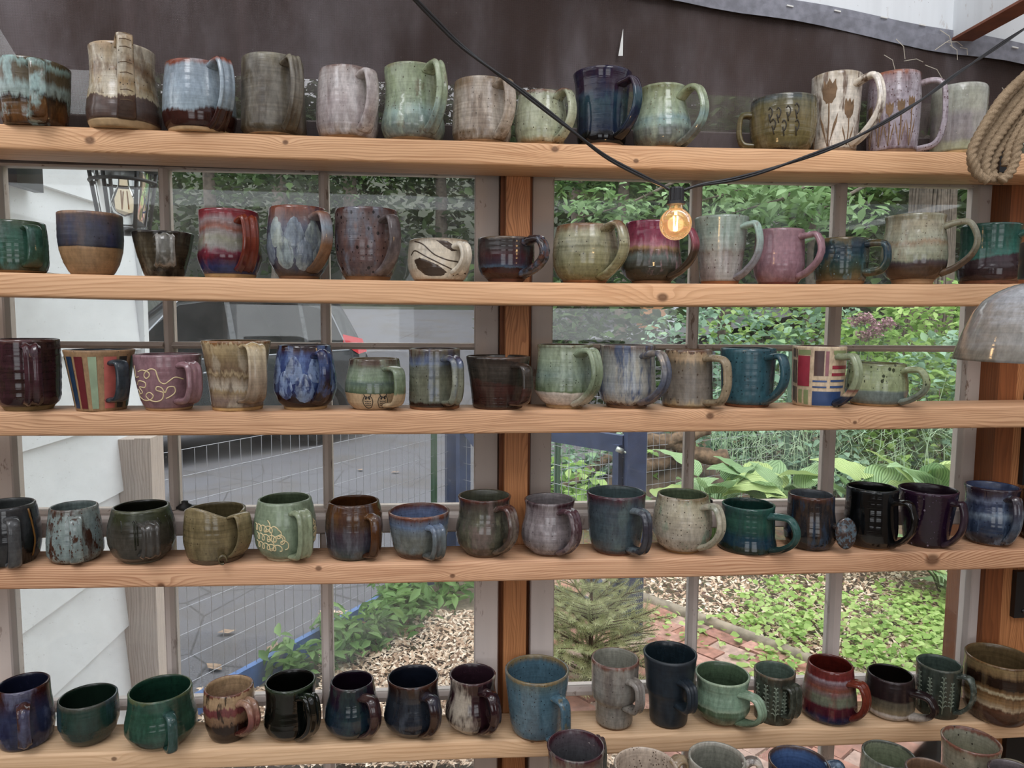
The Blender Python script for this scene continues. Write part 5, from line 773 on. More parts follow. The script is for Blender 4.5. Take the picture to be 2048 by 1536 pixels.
# ---- ground sheets
t = NT('garden_soil'); co = t.coord(); n = t.noise(co, 3, 6, .7); col = t.ramp(n, [(.3, lin('4a3e30')), (.5, lin('6a5a46')), (.7, lin('4f5a38'))]); v = t.voro(co, 45, 'Color'); col = t.mix(.25, col, v, 'OVERLAY')
t.principled(col, .95, t.bump(t.noise(co, 40, 4), .6, .02)); soil = t.m
b = MB(); xs = np.linspace(-45, 45, 46); ys = np.r_[np.linspace(.2, 9, 12), np.linspace(11, 60, 26)]; V = [(x, y, gz(x, y)-.03+(.25*math.sin(x*.8)*math.sin(y*.6) if y > 25 else 0)) for y in ys for x in xs]
b.add(V, [(j*46+i, j*46+i+1, (j+1)*46+i+1, (j+1)*46+i) for j in range(len(ys)-1) for i in range(45)]); gr = b.build('ground', [soil, plain('forest_floor', '252c1a', .95, .3, 2)], None, True); gr.data.polygons.foreach_set('material_index', [1 if p.center[1] > 10 else 0 for p in gr.data.polygons]); tag(gr, kind='structure')
t = NT('asphalt'); co = t.coord(); n = t.noise(co, 120, 4, .7); n2 = t.noise(co, 1.2, 5, .65); col = t.mix(t.mrange(n, .3, .7), lin('505054'), lin('727278')); col = t.mix(t.math('MULTIPLY', t.mrange(n2, .45, .7), .45), col, lin('58524a'))
cr = t.mrange(t.voro(t.scale(co, 1, 1, 1), 1.3, 'Distance', 'DISTANCE_TO_EDGE'), 0, .012, .6, 0.0); col = t.mix(cr, col, lin('3a3836')); t.principled(col, .95, t.bump(n, .5, .004), Specular_IOR_Level=.08); asph = t.m
A0, A1 = G(527, 1362), G(870, 1165); fdir = (A1-A0)/np.linalg.norm(A1-A0); corner = A0+fdir*np.dot(G(905, 1150)-A0, fdir)
b = MB(); V = []; ysd = np.r_[np.linspace(.25, 9, 14), np.linspace(10, 23, 12)]
for y in ysd:
    xr_ = A0[0]+(y-A0[1])*fdir[0]/fdir[1] if y < corner[1] else corner[0]+(y-corner[1])*.55
    if y > 9: xr_ += .4*math.sin(y)
    for k in range(9): V.append((-16+(xr_-.05+16)*k/8, y, gz(0, y)+(0.0 if y < 9 else .03)))
b.add(V, [(j*9+k, j*9+k+1, (j+1)*9+k+1, (j+1)*9+k) for j in range(len(ysd)-1) for k in range(8)]); tag(b.build('driveway', asph, None, True), kind='structure')
b = MB(); r0, r1 = G(1335, 690), G(1460, 690); V = []
for s in np.linspace(0, 1, 10): V += [(2.6+s*6, 15+s*7, gz(0, 15+s*7)+.35), (5.2+s*6.5, 15+s*6.4, gz(0, 15+s*6.4)+.35)]
b.add(V, [(2*i, 2*i+1, 2*i+3, 2*i+2) for i in range(9)]); tag(b.build('road', plain('pale_road', '8f9094', .8, .1, 2)), kind='structure')
# ---- leaf helpers
def leaf_mat(name, cols, trans=.35, rough=.45, noise=1.2):
    t = NT(name); g = t.node('NewGeometry'); n = t.noise(t.coord(), noise, 2)
    f = t.math('ADD', t.math('MULTIPLY', g.outputs['Random Per Island'], .75), t.math('MULTIPLY', n, .3)); k = len(cols)
    col = t.ramp(f, [(i/(k-1), lin(c)) for i, c in enumerate(cols)])
    p = t.node('BsdfPrincipled'); t.set(p.inputs['Base Color'], col); p.inputs['Roughness'].default_value = rough; p.inputs['Specular IOR Level'].default_value = .3
    tl = t.node('BsdfTranslucent'); t.set(tl.inputs[0], col); m = t.node('MixShader'); m.inputs[0].default_value = trans; t.set(m.inputs[1], p.outputs[0]); t.set(m.inputs[2], tl.outputs[0]); t.t.links.new(m.outputs[0], t.out.inputs[0]); return t.m
def leaves(name, pos, size, mat, parent=None, aspect=.55, up=.5, droop=.0, fold=.15):
    pos = np.asarray(pos, float); N = len(pos); size = np.broadcast_to(np.asarray(size, float), (N,))*RNG.uniform(.65, 1.3, N)
    a = RNG.uniform(0, 2*PI, N); e = RNG.normal(0, .45, N)-droop
    d = np.stack([np.cos(a)*np.cos(e), np.sin(a)*np.cos(e), np.sin(e)], 1); nn = RNG.normal(0, 1, (N, 3)); nn[:, 2] = np.abs(nn[:, 2])+up*2
    s = np.cross(d, nn); s /= np.linalg.norm(s, axis=1, keepdims=True); u = np.cross(s, d)
    L = size[:, None]; W = L*aspect/2
    V = np.stack([pos-d*L*.5, pos-d*L*.08+s*W+u*L*fold, pos+d*L*.22+s*W*.8+u*L*fold*.8, pos+d*L*.55, pos+d*L*.22-s*W*.8+u*L*fold*.8, pos-d*L*.08-s*W+u*L*fold], 1).reshape(-1, 3)
    me = bpy.data.meshes.new(name); me.vertices.add(len(V)); me.vertices.foreach_set('co', V.astype(np.float32).ravel())
    base = (np.arange(N)*6)[:, None]; quads = np.concatenate([base+np.array([0, 3, 2, 1]), base+np.array([0, 5, 4, 3])], 1).reshape(-1)
    me.loops.add(len(quads)); me.loops.foreach_set('vertex_index', quads.astype(np.int32)); me.polygons.add(2*N); me.polygons.foreach_set('loop_start', (np.arange(2*N)*4).astype(np.int32)); me.update(calc_edges=True)
    me.materials.append(mat); o = bpy.data.objects.new(name, me); COL.objects.link(o)
    if parent is not None: o.parent = parent
    return o
def ball(n, c, r, shell=.5):
    d = RNG.normal(0, 1, (n, 3)); d /= np.linalg.norm(d, axis=1, keepdims=True); q = RNG.uniform(shell, 1, n)**.6
    return np.asarray(c)+d*q[:, None]*np.asarray(r)
deep = leaf_mat('woodland_leaf', ['1c2a16', '2c4020', '3c5428', '54703a'], .3, noise=.25); mid = leaf_mat('bush_leaf', ['33502c', '4c6e3e', '6a8a50', '86a262'], .35); light = leaf_mat('weed_leaf', ['5e8440', '84a85a', 'a8c878', 'c4d894'], .4); blue_g = leaf_mat('ivy_leaf', ['5a7c66', '80a08a', 'a0bea4', '84a664'], .3)
trunk_m = plain('tree_bark', '5a5148', .9, .35, 14, .8)
# ---- woodland
pos = np.stack([RNG.uniform(-26, 34, 46000), RNG.uniform(17, 31, 46000), np.zeros(46000)], 1); pos[:, 2] = [gz(0, y) for y in pos[:, 1]]; pos[:, 2] += RNG.uniform(-.2, 9, 46000); pos = pos[(pos[:, 0] > 3.5) | (pos[:, 1] > 24.5)]
tag(leaves('woodland_foliage', pos, .42, deep, aspect=.6), 'dense dark woodland foliage closing the view behind the garden', 'foliage', kind='stuff')
def tree(name, X, Y, r, hh, cr, n, label, cm, ls=.22, cz=None, lean=0.0):
    z0 = gz(X, Y)-.1; o = empty(name, (X, Y, z0)); m = MB(); pts = [(lean*s*hh+.05*math.sin(s*5), .04*math.sin(s*7), s*hh) for s in np.linspace(0, 1, 12)]
    m.tube(pts, [r*(1.35 if i == 0 else 1.0)*(1-.5*i/11) for i in range(12)], 14); m.build('trunk', trunk_m, o, True)
    P = []
    for k in range(7):
        a = k*2.4; P.append(ball(n//7, (lean*hh+cr*.6*math.cos(a), cr*.6*math.sin(a), (cz or hh*.75)+RNG.uniform(-.3, .5)*cr), (cr*.7, cr*.7, cr*.55), .2))
    leaves('crown', np.concatenate(P), ls, cm, o); tag(o, label, 'tree', 'trees beyond the garden')
P = at_y(1856, 500, 8.5); tree('oak_tree', P[0], 8.5, .36, 7.5, 3.2, 3000, 'big tree with furrowed grey trunk behind the last pane', mid, .16, 5.6)
bk = bpy.data.objects['oak_tree'].children[0]; b = MB()
for k in range(26):
    a = PI+PI*k/25; pts = [(.365*(1-.06*z)*math.cos(a+.05*math.sin(z*3+k)), .365*(1-.06*z)*math.sin(a+.05*math.sin(z*3+k)), z) for z in np.linspace(.0, 4.4, 26)]; b.tube(pts, .02, 5)
b.build('bark_ridge', trunk_m, bpy.data.objects['oak_tree'])
for px, Y, r, lab, cm_, cr in ((1240, 12, .13, 'slim tree behind the window post with leaves low down', mid, 2.2), (700, 25, .30, 'straight dark trunk in the wood beyond the driveway', deep, 3), (880, 26, .26, 'tree beyond the driveway next to the window post', deep, 3), (560, 25, .32, 'tree in the wood above the parked car roof', deep, 3.2), (420, 14, .15, 'leafy tree above the car close to the house corner', deep, 2.6), (1450, 13, .14, 'tree behind the light bulb pane', mid, 2.4), (1620, 12, .12, 'tree behind the pink mug pane', mid, 2.2), (1150, 16, .2, 'tree behind the olive mug beside the post', deep, 3)):
    P = at_y(px, 560, Y); tree('tree', P[0], Y, r, 7+r*6, cr, 2600, lab, cm_, .2, 3.2+.1*Y if Y < 20 else 5.0)
for k, (px, py, Y, n) in enumerate(((1560, 410, 5.5, 260), (1480, 390, 6.0, 200), (1640, 430, 5.8, 180), (1250, 420, 7.0, 220))):
    c = at_y(px, py, Y); o = empty('leafy_branch', tuple(c)); b = MB(); b.tube([(1.4, .5, .9), (.6, .2, .35), (0, 0, .05), (-.5, -.1, -.1)], [.03, .02, .012, .005], 7); b.build('twig', trunk_m, o, True)
    leaves('foliage', ball(n, (0, 0, 0), (.75, .35, .30), .05), .13, leaf_mat('spray_leaf', ['4c6a3c', '6a8a54', '8aa878', '9ab88c'], .4), o, .5, up=1.2, droop=.3)
    tag(o, ['leafy spray of pale leaves behind the pane above the pink mug', 'leafy spray behind the pane with the hanging bulb', 'leafy spray touching the muntin behind the low blue mug', 'leafy spray behind the olive speckled mug'][k], 'branch', 'leafy sprays over the garden')
# ---- shrubs and border plants
shr = [(1450, 690, 6.2, .9, .45, 900, 0), (1560, 665, 6.6, .9, .5, 1000, 1), (1660, 690, 6.3, .6, .5, 800, 0), (1740, 720, 5.6, .6, .45, 900, 1), (1850, 680, 5.8, .8, .55, 1200, 1), (1900, 770, 4.9, .6, .5, 900, 0), (1800, 800, 5.0, .6, .4, 800, 1), (1560, 780, 5.6, .7, .4, 800, 0), (1930, 640, 6.2, .6, .5, 800, 1), (1150, 900, 4.9, .45, .4, 500, 0), (1320, 960, 4.6, .35, .3, 420, 1), (1180, 650, 9.0, 1.6, .9, 1500, 2), (1075, 640, 12, 1.2, .8, 900, 2), (1130, 980, 4.3, .35, .25, 320, 1), (1640, 900, 5.0, .5, .35, 500, 0), (1480, 850, 5.4, .5, .4, 600, 0)]
labs = ['ivy-like shrub behind the teal mug', 'yellow green shrub behind the plaid mug rim', 'shrub between the muntin and the pink flowers', 'shrub below the pink flower heads', 'leafy shrub by the big tree trunk', 'bluish shrub behind the lamp shade pane', 'shrub behind the spotted green mug', 'shrub behind the teal and plaid mugs', 'shrub at the far corner of the garden pane', 'bush tangled behind the blue gate rail', 'weedy bush beside the log pile', 'dark rhododendron bush across the garden', 'dark bush behind the window post across the road', 'small bush low behind the gate', 'shrub behind the hosta clump', 'shrub next to the log pile behind the muntin']
for k, (px, py, Y, rx, rz, n, c) in enumerate(shr):
    P = at_y(px, py, Y); z0 = gz(P[0], Y); o = empty('shrub', (P[0], Y, z0)); hh = max(P[2]-z0, .15)
    leaves('foliage', np.concatenate([ball(int(n*.7), (0, 0, hh), (rx, rx*.7, rz), .4), ball(int(n*.6), (0, 0, hh*.5), (rx*.8, rx*.6, hh*.55), .3)]), .085 if c < 2 else .16, (blue_g, light, deep)[c], o, .7, up=.8)
    b = MB()
    for q in range(4): b.tube([(.05*q-.1, 0, 0), (.15*math.cos(q*2), .1*math.sin(q*2), hh*.5), (rx*.5*math.cos(q*2), rx*.3*math.sin(q*2), hh)], [.012, .008, .004], 5)
    b.build('stem', trunk_m, o, True); tag(o, labs[k], 'shrub', 'shrubs in the garden')
pinkm = leaf_mat('joe_pye_bloom', ['8a6a72', 'b08a94', 'c4a2a8'], .2)
for k, (px, py) in enumerate(((1738, 668), (1768, 650), (1722, 640), (1805, 885))):
    P = at_y(px, py, 5.2); o = empty('flower_stem', (P[0], 5.2, 0)); b = MB(); b.tube([(0, 0, 0), (.03, 0, P[2]*.5), (0, 0, P[2])], [.008, .006, .004], 6); b.build('stem', mid, o, True)
    leaves('flower_head', np.concatenate([ball(110, (.06*math.cos(q), .05*math.sin(q), P[2]+.03*math.sin(q*3)), (.07, .07, .045), .3) for q in (0, 1.6, 3.2, 4.8)]), .022, pinkm, o, .9, up=1.0)
    tag(o, ['dusty pink flower cluster nearest the muntin', 'dusty pink flower cluster toward the tree trunk', 'dusty pink flower cluster high against the muntin', 'dusty pink flower cluster low above the hostas'][k], 'flower', 'dusty pink flowers')
# feathery foliage
b = MB(); fe = leaf_mat('feathery_leaf', ['86a480', 'a8c2a0', 'c0d4b4'], .3)
for k in range(1500):
    px, py = RNG.uniform(1420, 1935), RNG.uniform(850, 985); P = at_y(px, py, RNG.uniform(4.4, 5.4)); a = RNG.uniform(0, 6.28); L = RNG.uniform(.06, .16)
    d = np.array([math.cos(a), .3*math.sin(a), .8*abs(math.sin(a))+.2]); q = P+d*L; b.tube([P, (P+q)/2+RNG.normal(0, .012, 3), q], [.0022, .0018, .0008], 3, cap=False)
for k in range(60):
    px = RNG.uniform(1420, 1935); Y = RNG.uniform(4.5, 5.3); P = at_y(px, 960, Y); b.tube([(P[0], Y, 0), (P[0]+RNG.normal(0, .05), Y, .5), (P[0]+RNG.normal(0, .15), Y, RNG.uniform(.8, 1.15))], [.005, .004, .002], 4, cap=False)
tag(b.build('feathery_foliage', fe), 'fine feathery green foliage behind the hostas', 'foliage', kind='stuff')
# ---- hostas
hm = []
for k, (c0, c1) in enumerate((('5c8050', '9cba88'), ('507848', '88a878'), ('7c9c58', 'b4c884'))):
    t = NT('hosta_leaf'); co = t.coord(); sp = t.node('SeparateXYZ'); t.set(sp.inputs[0], co)
    ax = t.math('ABSOLUTE', sp.outputs[0]); vein = t.math('ABSOLUTE', t.math('SINE', t.math('MULTIPLY', t.math('ADD', ax, t.math('MULTIPLY', t.math('POWER', t.math('ABSOLUTE', t.math('SUBTRACT', sp.outputs[1], .5)), 2.0), .5)), 62.0)))
    col = t.mix(t.mrange(vein, .0, .5), lin(c0), lin(c1)); p = t.node('BsdfPrincipled'); t.set(p.inputs['Base Color'], col); p.inputs['Roughness'].default_value = .4; t.set(p.inputs['Normal'], t.bump(vein, .5, .02))
    tl = t.node('BsdfTranslucent'); t.set(tl.inputs[0], col); m = t.node('MixShader'); m.inputs[0].default_value = .3; t.set(m.inputs[1], p.outputs[0]); t.set(m.inputs[2], tl.outputs[0]); t.t.links.new(m.outputs[0], t.out.inputs[0]); hm.append(t.m)
def hosta_leaf_mesh(m, curl):
    b = MB(); V = []; nu, nv = 14, 8
    for i in range(nu+1):
        s = i/nu; w = .40*(math.sin(PI*min(1, s**.62)))**.8*(1-.25*s)+.002
        for j in range(nv+1):
            q = (j/nv-.5)*2; V.append((q*w, s, .16*abs(q)*w-curl*(s**2)*.5+.18*s+.015*math.sin(s*20+abs(q)*3)*abs(q)))
    b.add(V, [(i*(nv+1)+j, i*(nv+1)+j+1, (i+1)*(nv+1)+j+1, (i+1)*(nv+1)+j) for i in range(nu) for j in range(nv)])
    return b
proto = []
for k in range(3):
    for cu_ in (.5, .95): o = hosta_leaf_mesh(hm[k], cu_).build('leaf', hm[k], None, True); proto.append(o.data); bpy.data.objects.remove(o)
hl = ['hosta with big ribbed leaf beside the muntin', 'hosta behind the teal bell-shaped mug', 'hosta left of the far muntin behind the disc-handled mug', 'bright hosta behind the black mug', 'yellow-edged hosta beside the end stile', 'hosta leaf hanging low below the fourth shelf end', 'hosta low at the end stile under the fourth shelf', 'hosta deep behind the speckled cream mug']
for k, (px, py, Y, n, s) in enumerate(((1425, 960, 3.4, 9, .36), (1525, 950, 3.5, 10, .36), (1590, 985, 3.3, 9, .34), (1755, 970, 3.2, 11, .38), (1875, 960, 3.2, 10, .38), (1885, 1165, 2.6, 8, .34), (1945, 1170, 2.5, 6, .30), (1340, 1000, 3.8, 7, .26))):
    P = at_y(px, py, Y); base = max(P[2]-.12, .05); o = empty('hosta', (P[0], Y, 0)); b = MB()
    for q in range(n):
        a = q*2.399+k; el = RNG.uniform(.1, .9); h0 = base+RNG.uniform(-.05, .14)+(.05 if k in (5, 6) else 0); off = np.array([.10*math.cos(a), .10*math.sin(a), h0])
        c = bpy.data.objects.new('leaf', proto[(k*2+q) % 6]); COL.objects.link(c); c.parent = o; c.location = off; c.rotation_euler = (el, RNG.uniform(-.3, .3), a-PI/2); sc_ = s*RNG.uniform(.7, 1.1); c.scale = (sc_,)*3
        b.tube([(0, 0, 0), off*.5+(0, 0, .03), off], [.008, .006, .005], 5)
    b.build('stalk', mid, o, True); tag(o, hl[k], 'plant', 'hostas in the garden bed')
# ---- wood chips, weeds and litter
def scatter_px(n, x0, x1, y0, y1, z=.01):
    out = [G(RNG.uniform(x0, x1), RNG.uniform(y0, y1), z) for _ in range(n)]; return np.array(out)
t = NT('wood_chip'); g_ = t.node('NewGeometry'); col = t.ramp(g_.outputs['Random Per Island'], [(0, lin('7a5f4a')), (.25, lin('ac9078')), (.6, lin('d2bca4')), (1, lin('e8dac8'))]); t.principled(col, .85); chip_m = t.m
P = np.concatenate([scatter_px(20000, 1090, 1960, 1120, 1536), scatter_px(7000, 640, 960, 1225, 1536), scatter_px(1800, 400, 640, 1380, 1536)])
P = P[[p[1] > .3 for p in P]]
tag(leaves('wood_chip_mulch', P+(0, 0, .012), .036, chip_m, aspect=.4, up=3.0, fold=.03), 'pale wood chip mulch covering the garden ground', 'mulch', kind='stuff')
C0 = np.concatenate([scatter_px(70, 1500, 1935, 1170, 1420), scatter_px(34, 1720, 1935, 1200, 1340), scatter_px(14, 1320, 1640, 1180, 1300)]); Q = np.concatenate([c+RNG.normal(0, 1, (18, 3))*(.07, .07, .010)+(0, 0, .04) for c in C0])
tag(leaves('ground_cover', Q, .036, leaf_mat('creeping_leaf', ['6a9040', '92b45e', 'b2cc7c', 'cce098'], .4), aspect=.9, up=2.0), 'round-leaved green ground cover over the mulch', 'ground cover', kind='stuff')
side_n = np.array([fdir[1], -fdir[0], 0]); C0 = np.array([A0+fdir*s+side_n*RNG.uniform(.04, .30) for s in RNG.uniform(.0, 1.35, 42)]); Q = np.concatenate([c+RNG.normal(0, 1, (20, 3))*(.05, .05, .05)+(0, 0, .09) for c in C0]); Q[:, 2] = np.maximum(Q[:, 2], .02)
tag(leaves('fence_weeds', Q, .08, leaf_mat('nettle_leaf', ['4a7038', '6a9050', '88aa68'], .4), aspect=.4, up=.8), 'leafy green weeds growing along the wire fence', 'weeds', kind='stuff')
litter = plain('dry_leaf', '84705e', .9, .3, 40); lm = None
for k, (px, py) in enumerate(((452, 1265), (545, 1297), (430, 1335), (660, 930), (720, 940), (790, 945), (480, 1380), (1120, 1300))):
    P = G(px, py, .012); b = MB(); b.add([(-.06, 0, 0), (-.02, .035, .012), (.03, .03, .006), (.07, .005, .016), (.025, -.03, .008), (-.025, -.028, .014), (0, 0, .004)], [(6, 0, 1), (6, 1, 2), (6, 2, 3), (6, 3, 4), (6, 4, 5), (6, 5, 0)])
    o = b.build('fallen_leaf', litter); o.location = P; o.rotation_euler = (0, 0, k*1.3); o.scale = (.7,)*3; tag(o, ['fallen leaf on the asphalt nearest the house corner', 'fallen leaf on the asphalt against the first muntin', 'fallen leaf on the asphalt low in the middle pane', 'fallen leaf on the driveway near the car wheel', 'fallen leaf on the driveway between car and gate post', 'fallen leaf on the driveway nearest the gate post', 'fallen leaf behind the chocolate drip mug', 'fallen leaf under the young spruce'][k], 'leaf', 'fallen leaves')
# ---- brick path with timber edging
E0, E1 = G(1330, 1228), G(1600, 1332); ed = (E1-E0)/np.linalg.norm(E1-E0); en = np.array([ed[1], -ed[0], 0]); 
if en[1] > 0: en = -en
b = MB(); mid_ = (E0+E1)/2; b.add([E0-ed*1.2-(0, 0, .02), E1+ed*1.5-(0, 0, .02), E1+ed*1.5+en*1.1-(0, 0, .02), E0-ed*1.2+en*1.1-(0, 0, .02)], [(0, 1, 2, 3)]); path = b.build('brick_path', plain('sand_joint', '8a7c6a', .95, .2, 60)); tag(path, kind='structure')
b = MB(); b.box((-.098, -.047, 0), (.098, .047, .05)); proto_b = b.build('brick', None); brick_ms = []
for hx in ('a87868', 'b48a7c', '9c7064', 'b09488'):
    me = proto_b.data.copy(); me.materials.clear(); me.materials.append(plain('fired_brick', hx, .9, .25, 30, .4)); brick_ms.append(me)
bpy.data.objects.remove(proto_b)
for i in range(-5, 14):
    for j in range(11):
        c = E0+ed*(i*.205+(.1 if j % 2 else 0))+en*(.07+j*.1)
        if c[1] < .32: continue
        q = proj(c)
        if not (1060 < q[0] < 2050 and q[1] < 1640): continue
        o = bpy.data.objects.new('brick', brick_ms[(i*3+j*5) % 4]); COL.objects.link(o); o.parent = path; o.location = (c[0], c[1], -.045+.012*RNG.random()+.028); o.rotation_euler = (RNG.normal(0, .02), RNG.normal(0, .02), math.atan2(ed[1], ed[0])+RNG.normal(0, .02))
b = MB(); b.tube([E0-ed*.9+(0, 0, .03), mid_+(0, .02, .035), E1+ed*.8+(0, 0, .03)], .035, 10); tag(b.build('edging_log', plain('weathered_timber', '8a8070', .9, .3, 20, .4), None, True), 'weathered timber edging beside the brick path', 'edging')
# ---- spruce sapling
sp_ = empty('spruce_sapling', tuple(G(1178, 1385))); S_top = at_y(1183, 1120, sp_.location[1])[2]; tag(sp_, 'young spruce with pale green needles behind the lowest window pane', 'tree')
bark_b = plain('spruce_bark', '5a4632', .9, .3, 40, .4); ndl = leaf_mat('spruce_needle', ['9aa670', 'b8c08c', 'd8dab0'], .2)
b = MB(); b.tube([(0, 0, 0), (.005, 0, S_top*.5), (0, 0, S_top)], [.014, .009, .003], 8); b.build('trunk', bark_b, sp_, True)
def spray(L, n=52):
    m = MB(); seg = [((0, 0, 0), (0, L, .10*L), .005)]
    for k in range(3):
        for s in (-1, 1): a = .3+.2*k; seg.append(((0, L*a, .1*L*a), (s*L*.32*(1-.15*k), L*(a+.28), .1*L*a), .003))
    for p, q, r in seg:
        p = np.array(p); q = np.array(q); m.tube([p, q], [r, r*.4], 5); ln = np.linalg.norm(q-p); nn = int(n*ln/L*2.2)
        for k in range(nn):
            s = (k+.5)/nn; c = p+(q-p)*s; d = (q-p)/ln
            for a in (k*2.4, k*2.4+PI):
                u = np.cross(d, [math.cos(a), .3, math.sin(a)]); u /= np.linalg.norm(u); e = c+u*.019+d*.012; w = np.cross(u, d)*.0015; m.add([c-w, c+w, e], [(0, 1, 2)], 1)
    return m
spm = spray(.3).build('branch', [bark_b, ndl]); sme = spm.data; bpy.data.objects.remove(spm)
for lev in range(8):
    s = .12+.86*lev/8; nb = 7 if lev < 6 else 5
    for k in range(nb):
        o = bpy.data.objects.new('branch', sme); COL.objects.link(o); o.parent = sp_; o.location = (0, 0, S_top*s); o.rotation_euler = (.25+.45*lev/8+RNG.normal(0, .08), 0, k*2*PI/nb+lev*.5); sc_ = (1.25-.95*s)*RNG.uniform(.85, 1.1)*1.15; o.scale = (sc_,)*3
o = bpy.data.objects.new('branch', sme); COL.objects.link(o); o.parent = sp_; o.location = (0, 0, S_top*.93); o.rotation_euler = (1.45, 0, 0); o.scale = (.35,)*3
# ---- wire fence, posts and gate
wirem = plain('galvanised_wire', '9a9ca2', .4, metal=.6); navy = plain('navy_paint', '333f5c', .55, .15, 20); tpost = plain('green_steel', '3f5a48', .5)
ppx = lambda px: A0+fdir*((lambda r: ((r[0]*(A0[1]-CAM[1])-r[1]*(A0[0]-CAM[0]))/(r[1]*fdir[0]-r[0]*fdir[1])))(ray(px, 900)))
Pw = ppx(282); Pc_ = ppx(905); HF = 1.06
fence = empty('wire_fence', tuple(Pw)); Lf = np.linalg.norm(Pc_-Pw); b = MB()
def wires(b, o0, d, L, z0, z1, dv=.055, dh=.10, r=.0013):
    for k in range(int(L/dv)+1): p = o0+d*k*dv; b.tube([p+(0, 0, z0), p+(0, 0, z1)], r, 4, cap=False)
    for k in range(int((z1-z0)/dh)+1): b.tube([o0+(0, 0, z0+k*dh), o0+d*L+(0, 0, z0+k*dh)], r, 4, cap=False)
wires(b, np.zeros(3), fdir, Lf, .06, HF); m_ = b.build('wire_mesh', wirem, fence); m_['kind'] = 'stuff'
b = MB(); b.bar(fdir*.05+(0, 0, .05), fdir*Lf+(0, 0, .05), .03, .10, (0, 0, 1)); b.build('base_board', plain('blue_paint', '4a6a9c', .5, .2, 12), fence); tag(fence, 'welded wire fence with a blue base board beside the driveway', 'fence')
graywood = wood('weathered_post', 'd6c8be', 'a09288', axis='Z', ring=150, seed=12, rough=.8)
b = MB(); zt_ = at_y(280, 874, .97)[2]; b.box((-.055, -.045, 0), (0, .045, zt_)); b.box((.001, -.05, 0), (.045, .04, zt_+.004)); o = b.build('fence_post', graywood); o.location = (at_y(284, 900, .97)[0], .97, 0); tag(o, 'weathered grey double fence post at the house corner', 'post')
b = MB(); b.box((-.045, -.045, 0), (.045, .045, 1.25)); o = b.build('fence_post', navy); o.location = Pc_; tag(o, 'navy painted gate post at the end of the wire fence', 'post')
P = ppx(868); b = MB(); b.box((-.018, -.004, 0), (.018, .004, 1.25)); b.box((-.003, -.02, 0), (.003, .0, 1.25)); o = b.build('steel_fence_post', tpost); o.location = P; tag(o, 'green steel fence post beside the navy gate post', 'post')
Pg = G(1261, 1285); b = MB(); b.box((-.045, -.045, 0), (.045, .045, at_y(1261, 830, Pg[1])[2])); o = b.build('fence_post', navy); o.location = Pg; tag(o, 'navy painted gate post with a bolt behind the spruce', 'post')
gd = (Pc_-Pg); Lg = np.linalg.norm(gd)-.14; gd /= np.linalg.norm(gd); gate = empty('garden_gate', tuple(Pg+gd*.06)); zt_ = at_y(1180, 872, Pg[1]+.3)[2]; zb_ = .10
for n_, p, q in (('top_rail', gd*.0+(0, 0, zt_), gd*Lg+(0, 0, zt_)), ('bottom_rail', (0, 0, zb_), gd*Lg+(0, 0, zb_)), ('gate_stile', gd*.02+(0, 0, zb_), gd*.02+(0, 0, zt_)), ('gate_stile', gd*(Lg-.02)+(0, 0, zb_), gd*(Lg-.02)+(0, 0, zt_)), ('brace', gd*.06+(0, 0, zb_+.05), gd*(Lg-.06)+(0, 0, zt_-.05))):
    b = MB(); b.bar(np.array(p, float), np.array(q, float), .035, .085, (0, 0, 1) if n_ != 'gate_stile' else tuple(np.cross(gd, (0, 0, 1)))); b.build(n_, navy, gate)
b = MB(); wires(b, np.zeros(3)+np.array([0, -.02, 0]), gd, Lg, zb_, zt_, .05, .1); m_ = b.build('wire_mesh', wirem, gate); m_['kind'] = 'stuff'
b = MB(); b.tube([(-.03, -.05, zt_-.02), (.07, -.07, zt_-.06)], .005, 8); b.tube([(-.05, -.05, zt_-.012), (-.02, -.05, zt_-.025)], .013, 10); b.build('gate_bolt', plain('pale_bolt', 'b4bcb4', .4, metal=.5), gate, True); tag(gate, 'navy garden gate with wire infill and diagonal brace', 'gate')
Pq = G(1112, 1130); b = MB(); b.box((-.02, -.005, 0), (.02, .005, 1.3)); b.box((-.004, -.03, 0), (.004, 0, 1.3)); o = b.build('steel_fence_post', tpost); o.location = Pq; tag(o, 'green steel fence post behind the gate at the window edge', 'post')
Pr = at_y(1940, 800, 5.6); b = MB(); fr = empty('garden_fence', (Pq[0], Pq[1]+.5, 0)); dd = np.array([Pr[0]-Pq[0], 5.9-Pq[1]-.5, 0]); Lr = np.linalg.norm(dd); wires(b, np.zeros(3), dd/Lr, Lr+.8, .1, 1.25, .06, .1, .0015); m_ = b.build('wire_mesh', wirem, fr); m_['kind'] = 'stuff'
for q in (0, .5, 1): b = MB(); p = dd*q; b.box((p[0]-.015, p[1]-.01, 0), (p[0]+.015, p[1]+.01, 1.35)); b.build('stake', tpost, fr)
tag(fr, 'wire garden fence running through the plants behind the gate', 'fence')
logm = plain('rough_log_bark', '62503f', .95, .5, 22, 1.0)
for k, (px, py, L, r, a) in enumerate(((1330, 885, .5, .07, .2), (1400, 912, .42, .065, -.3), (1305, 930, .4, .055, .5), (1375, 872, .36, .05, .1), (1150, 960, .9, .04, .5))):
    P = at_y(px, py, 4.3 if k < 4 else 4.6); b = MB(); b.tube([(L*(q-.5), .012*math.sin(q*9+k), .012*math.cos(q*11+k)) for q in np.linspace(0, 1, 9)], [r*RNG.uniform(.82, 1.12) for q in range(9)], 9, lobes=3, lobe=.09, twist=2); o = b.build('log', logm, None, True); o.location = P; o.rotation_euler = (0, -.15*k+.2, a)
    tag(o, ['thick log on top of the pile behind the gate post', 'log end poking past the muntin in the pile', 'log at the low end of the pile by the gate post', 'smaller log on the back of the pile', 'thin leaning log behind the gate wire'][k], 'log', 'logs piled behind the gate')
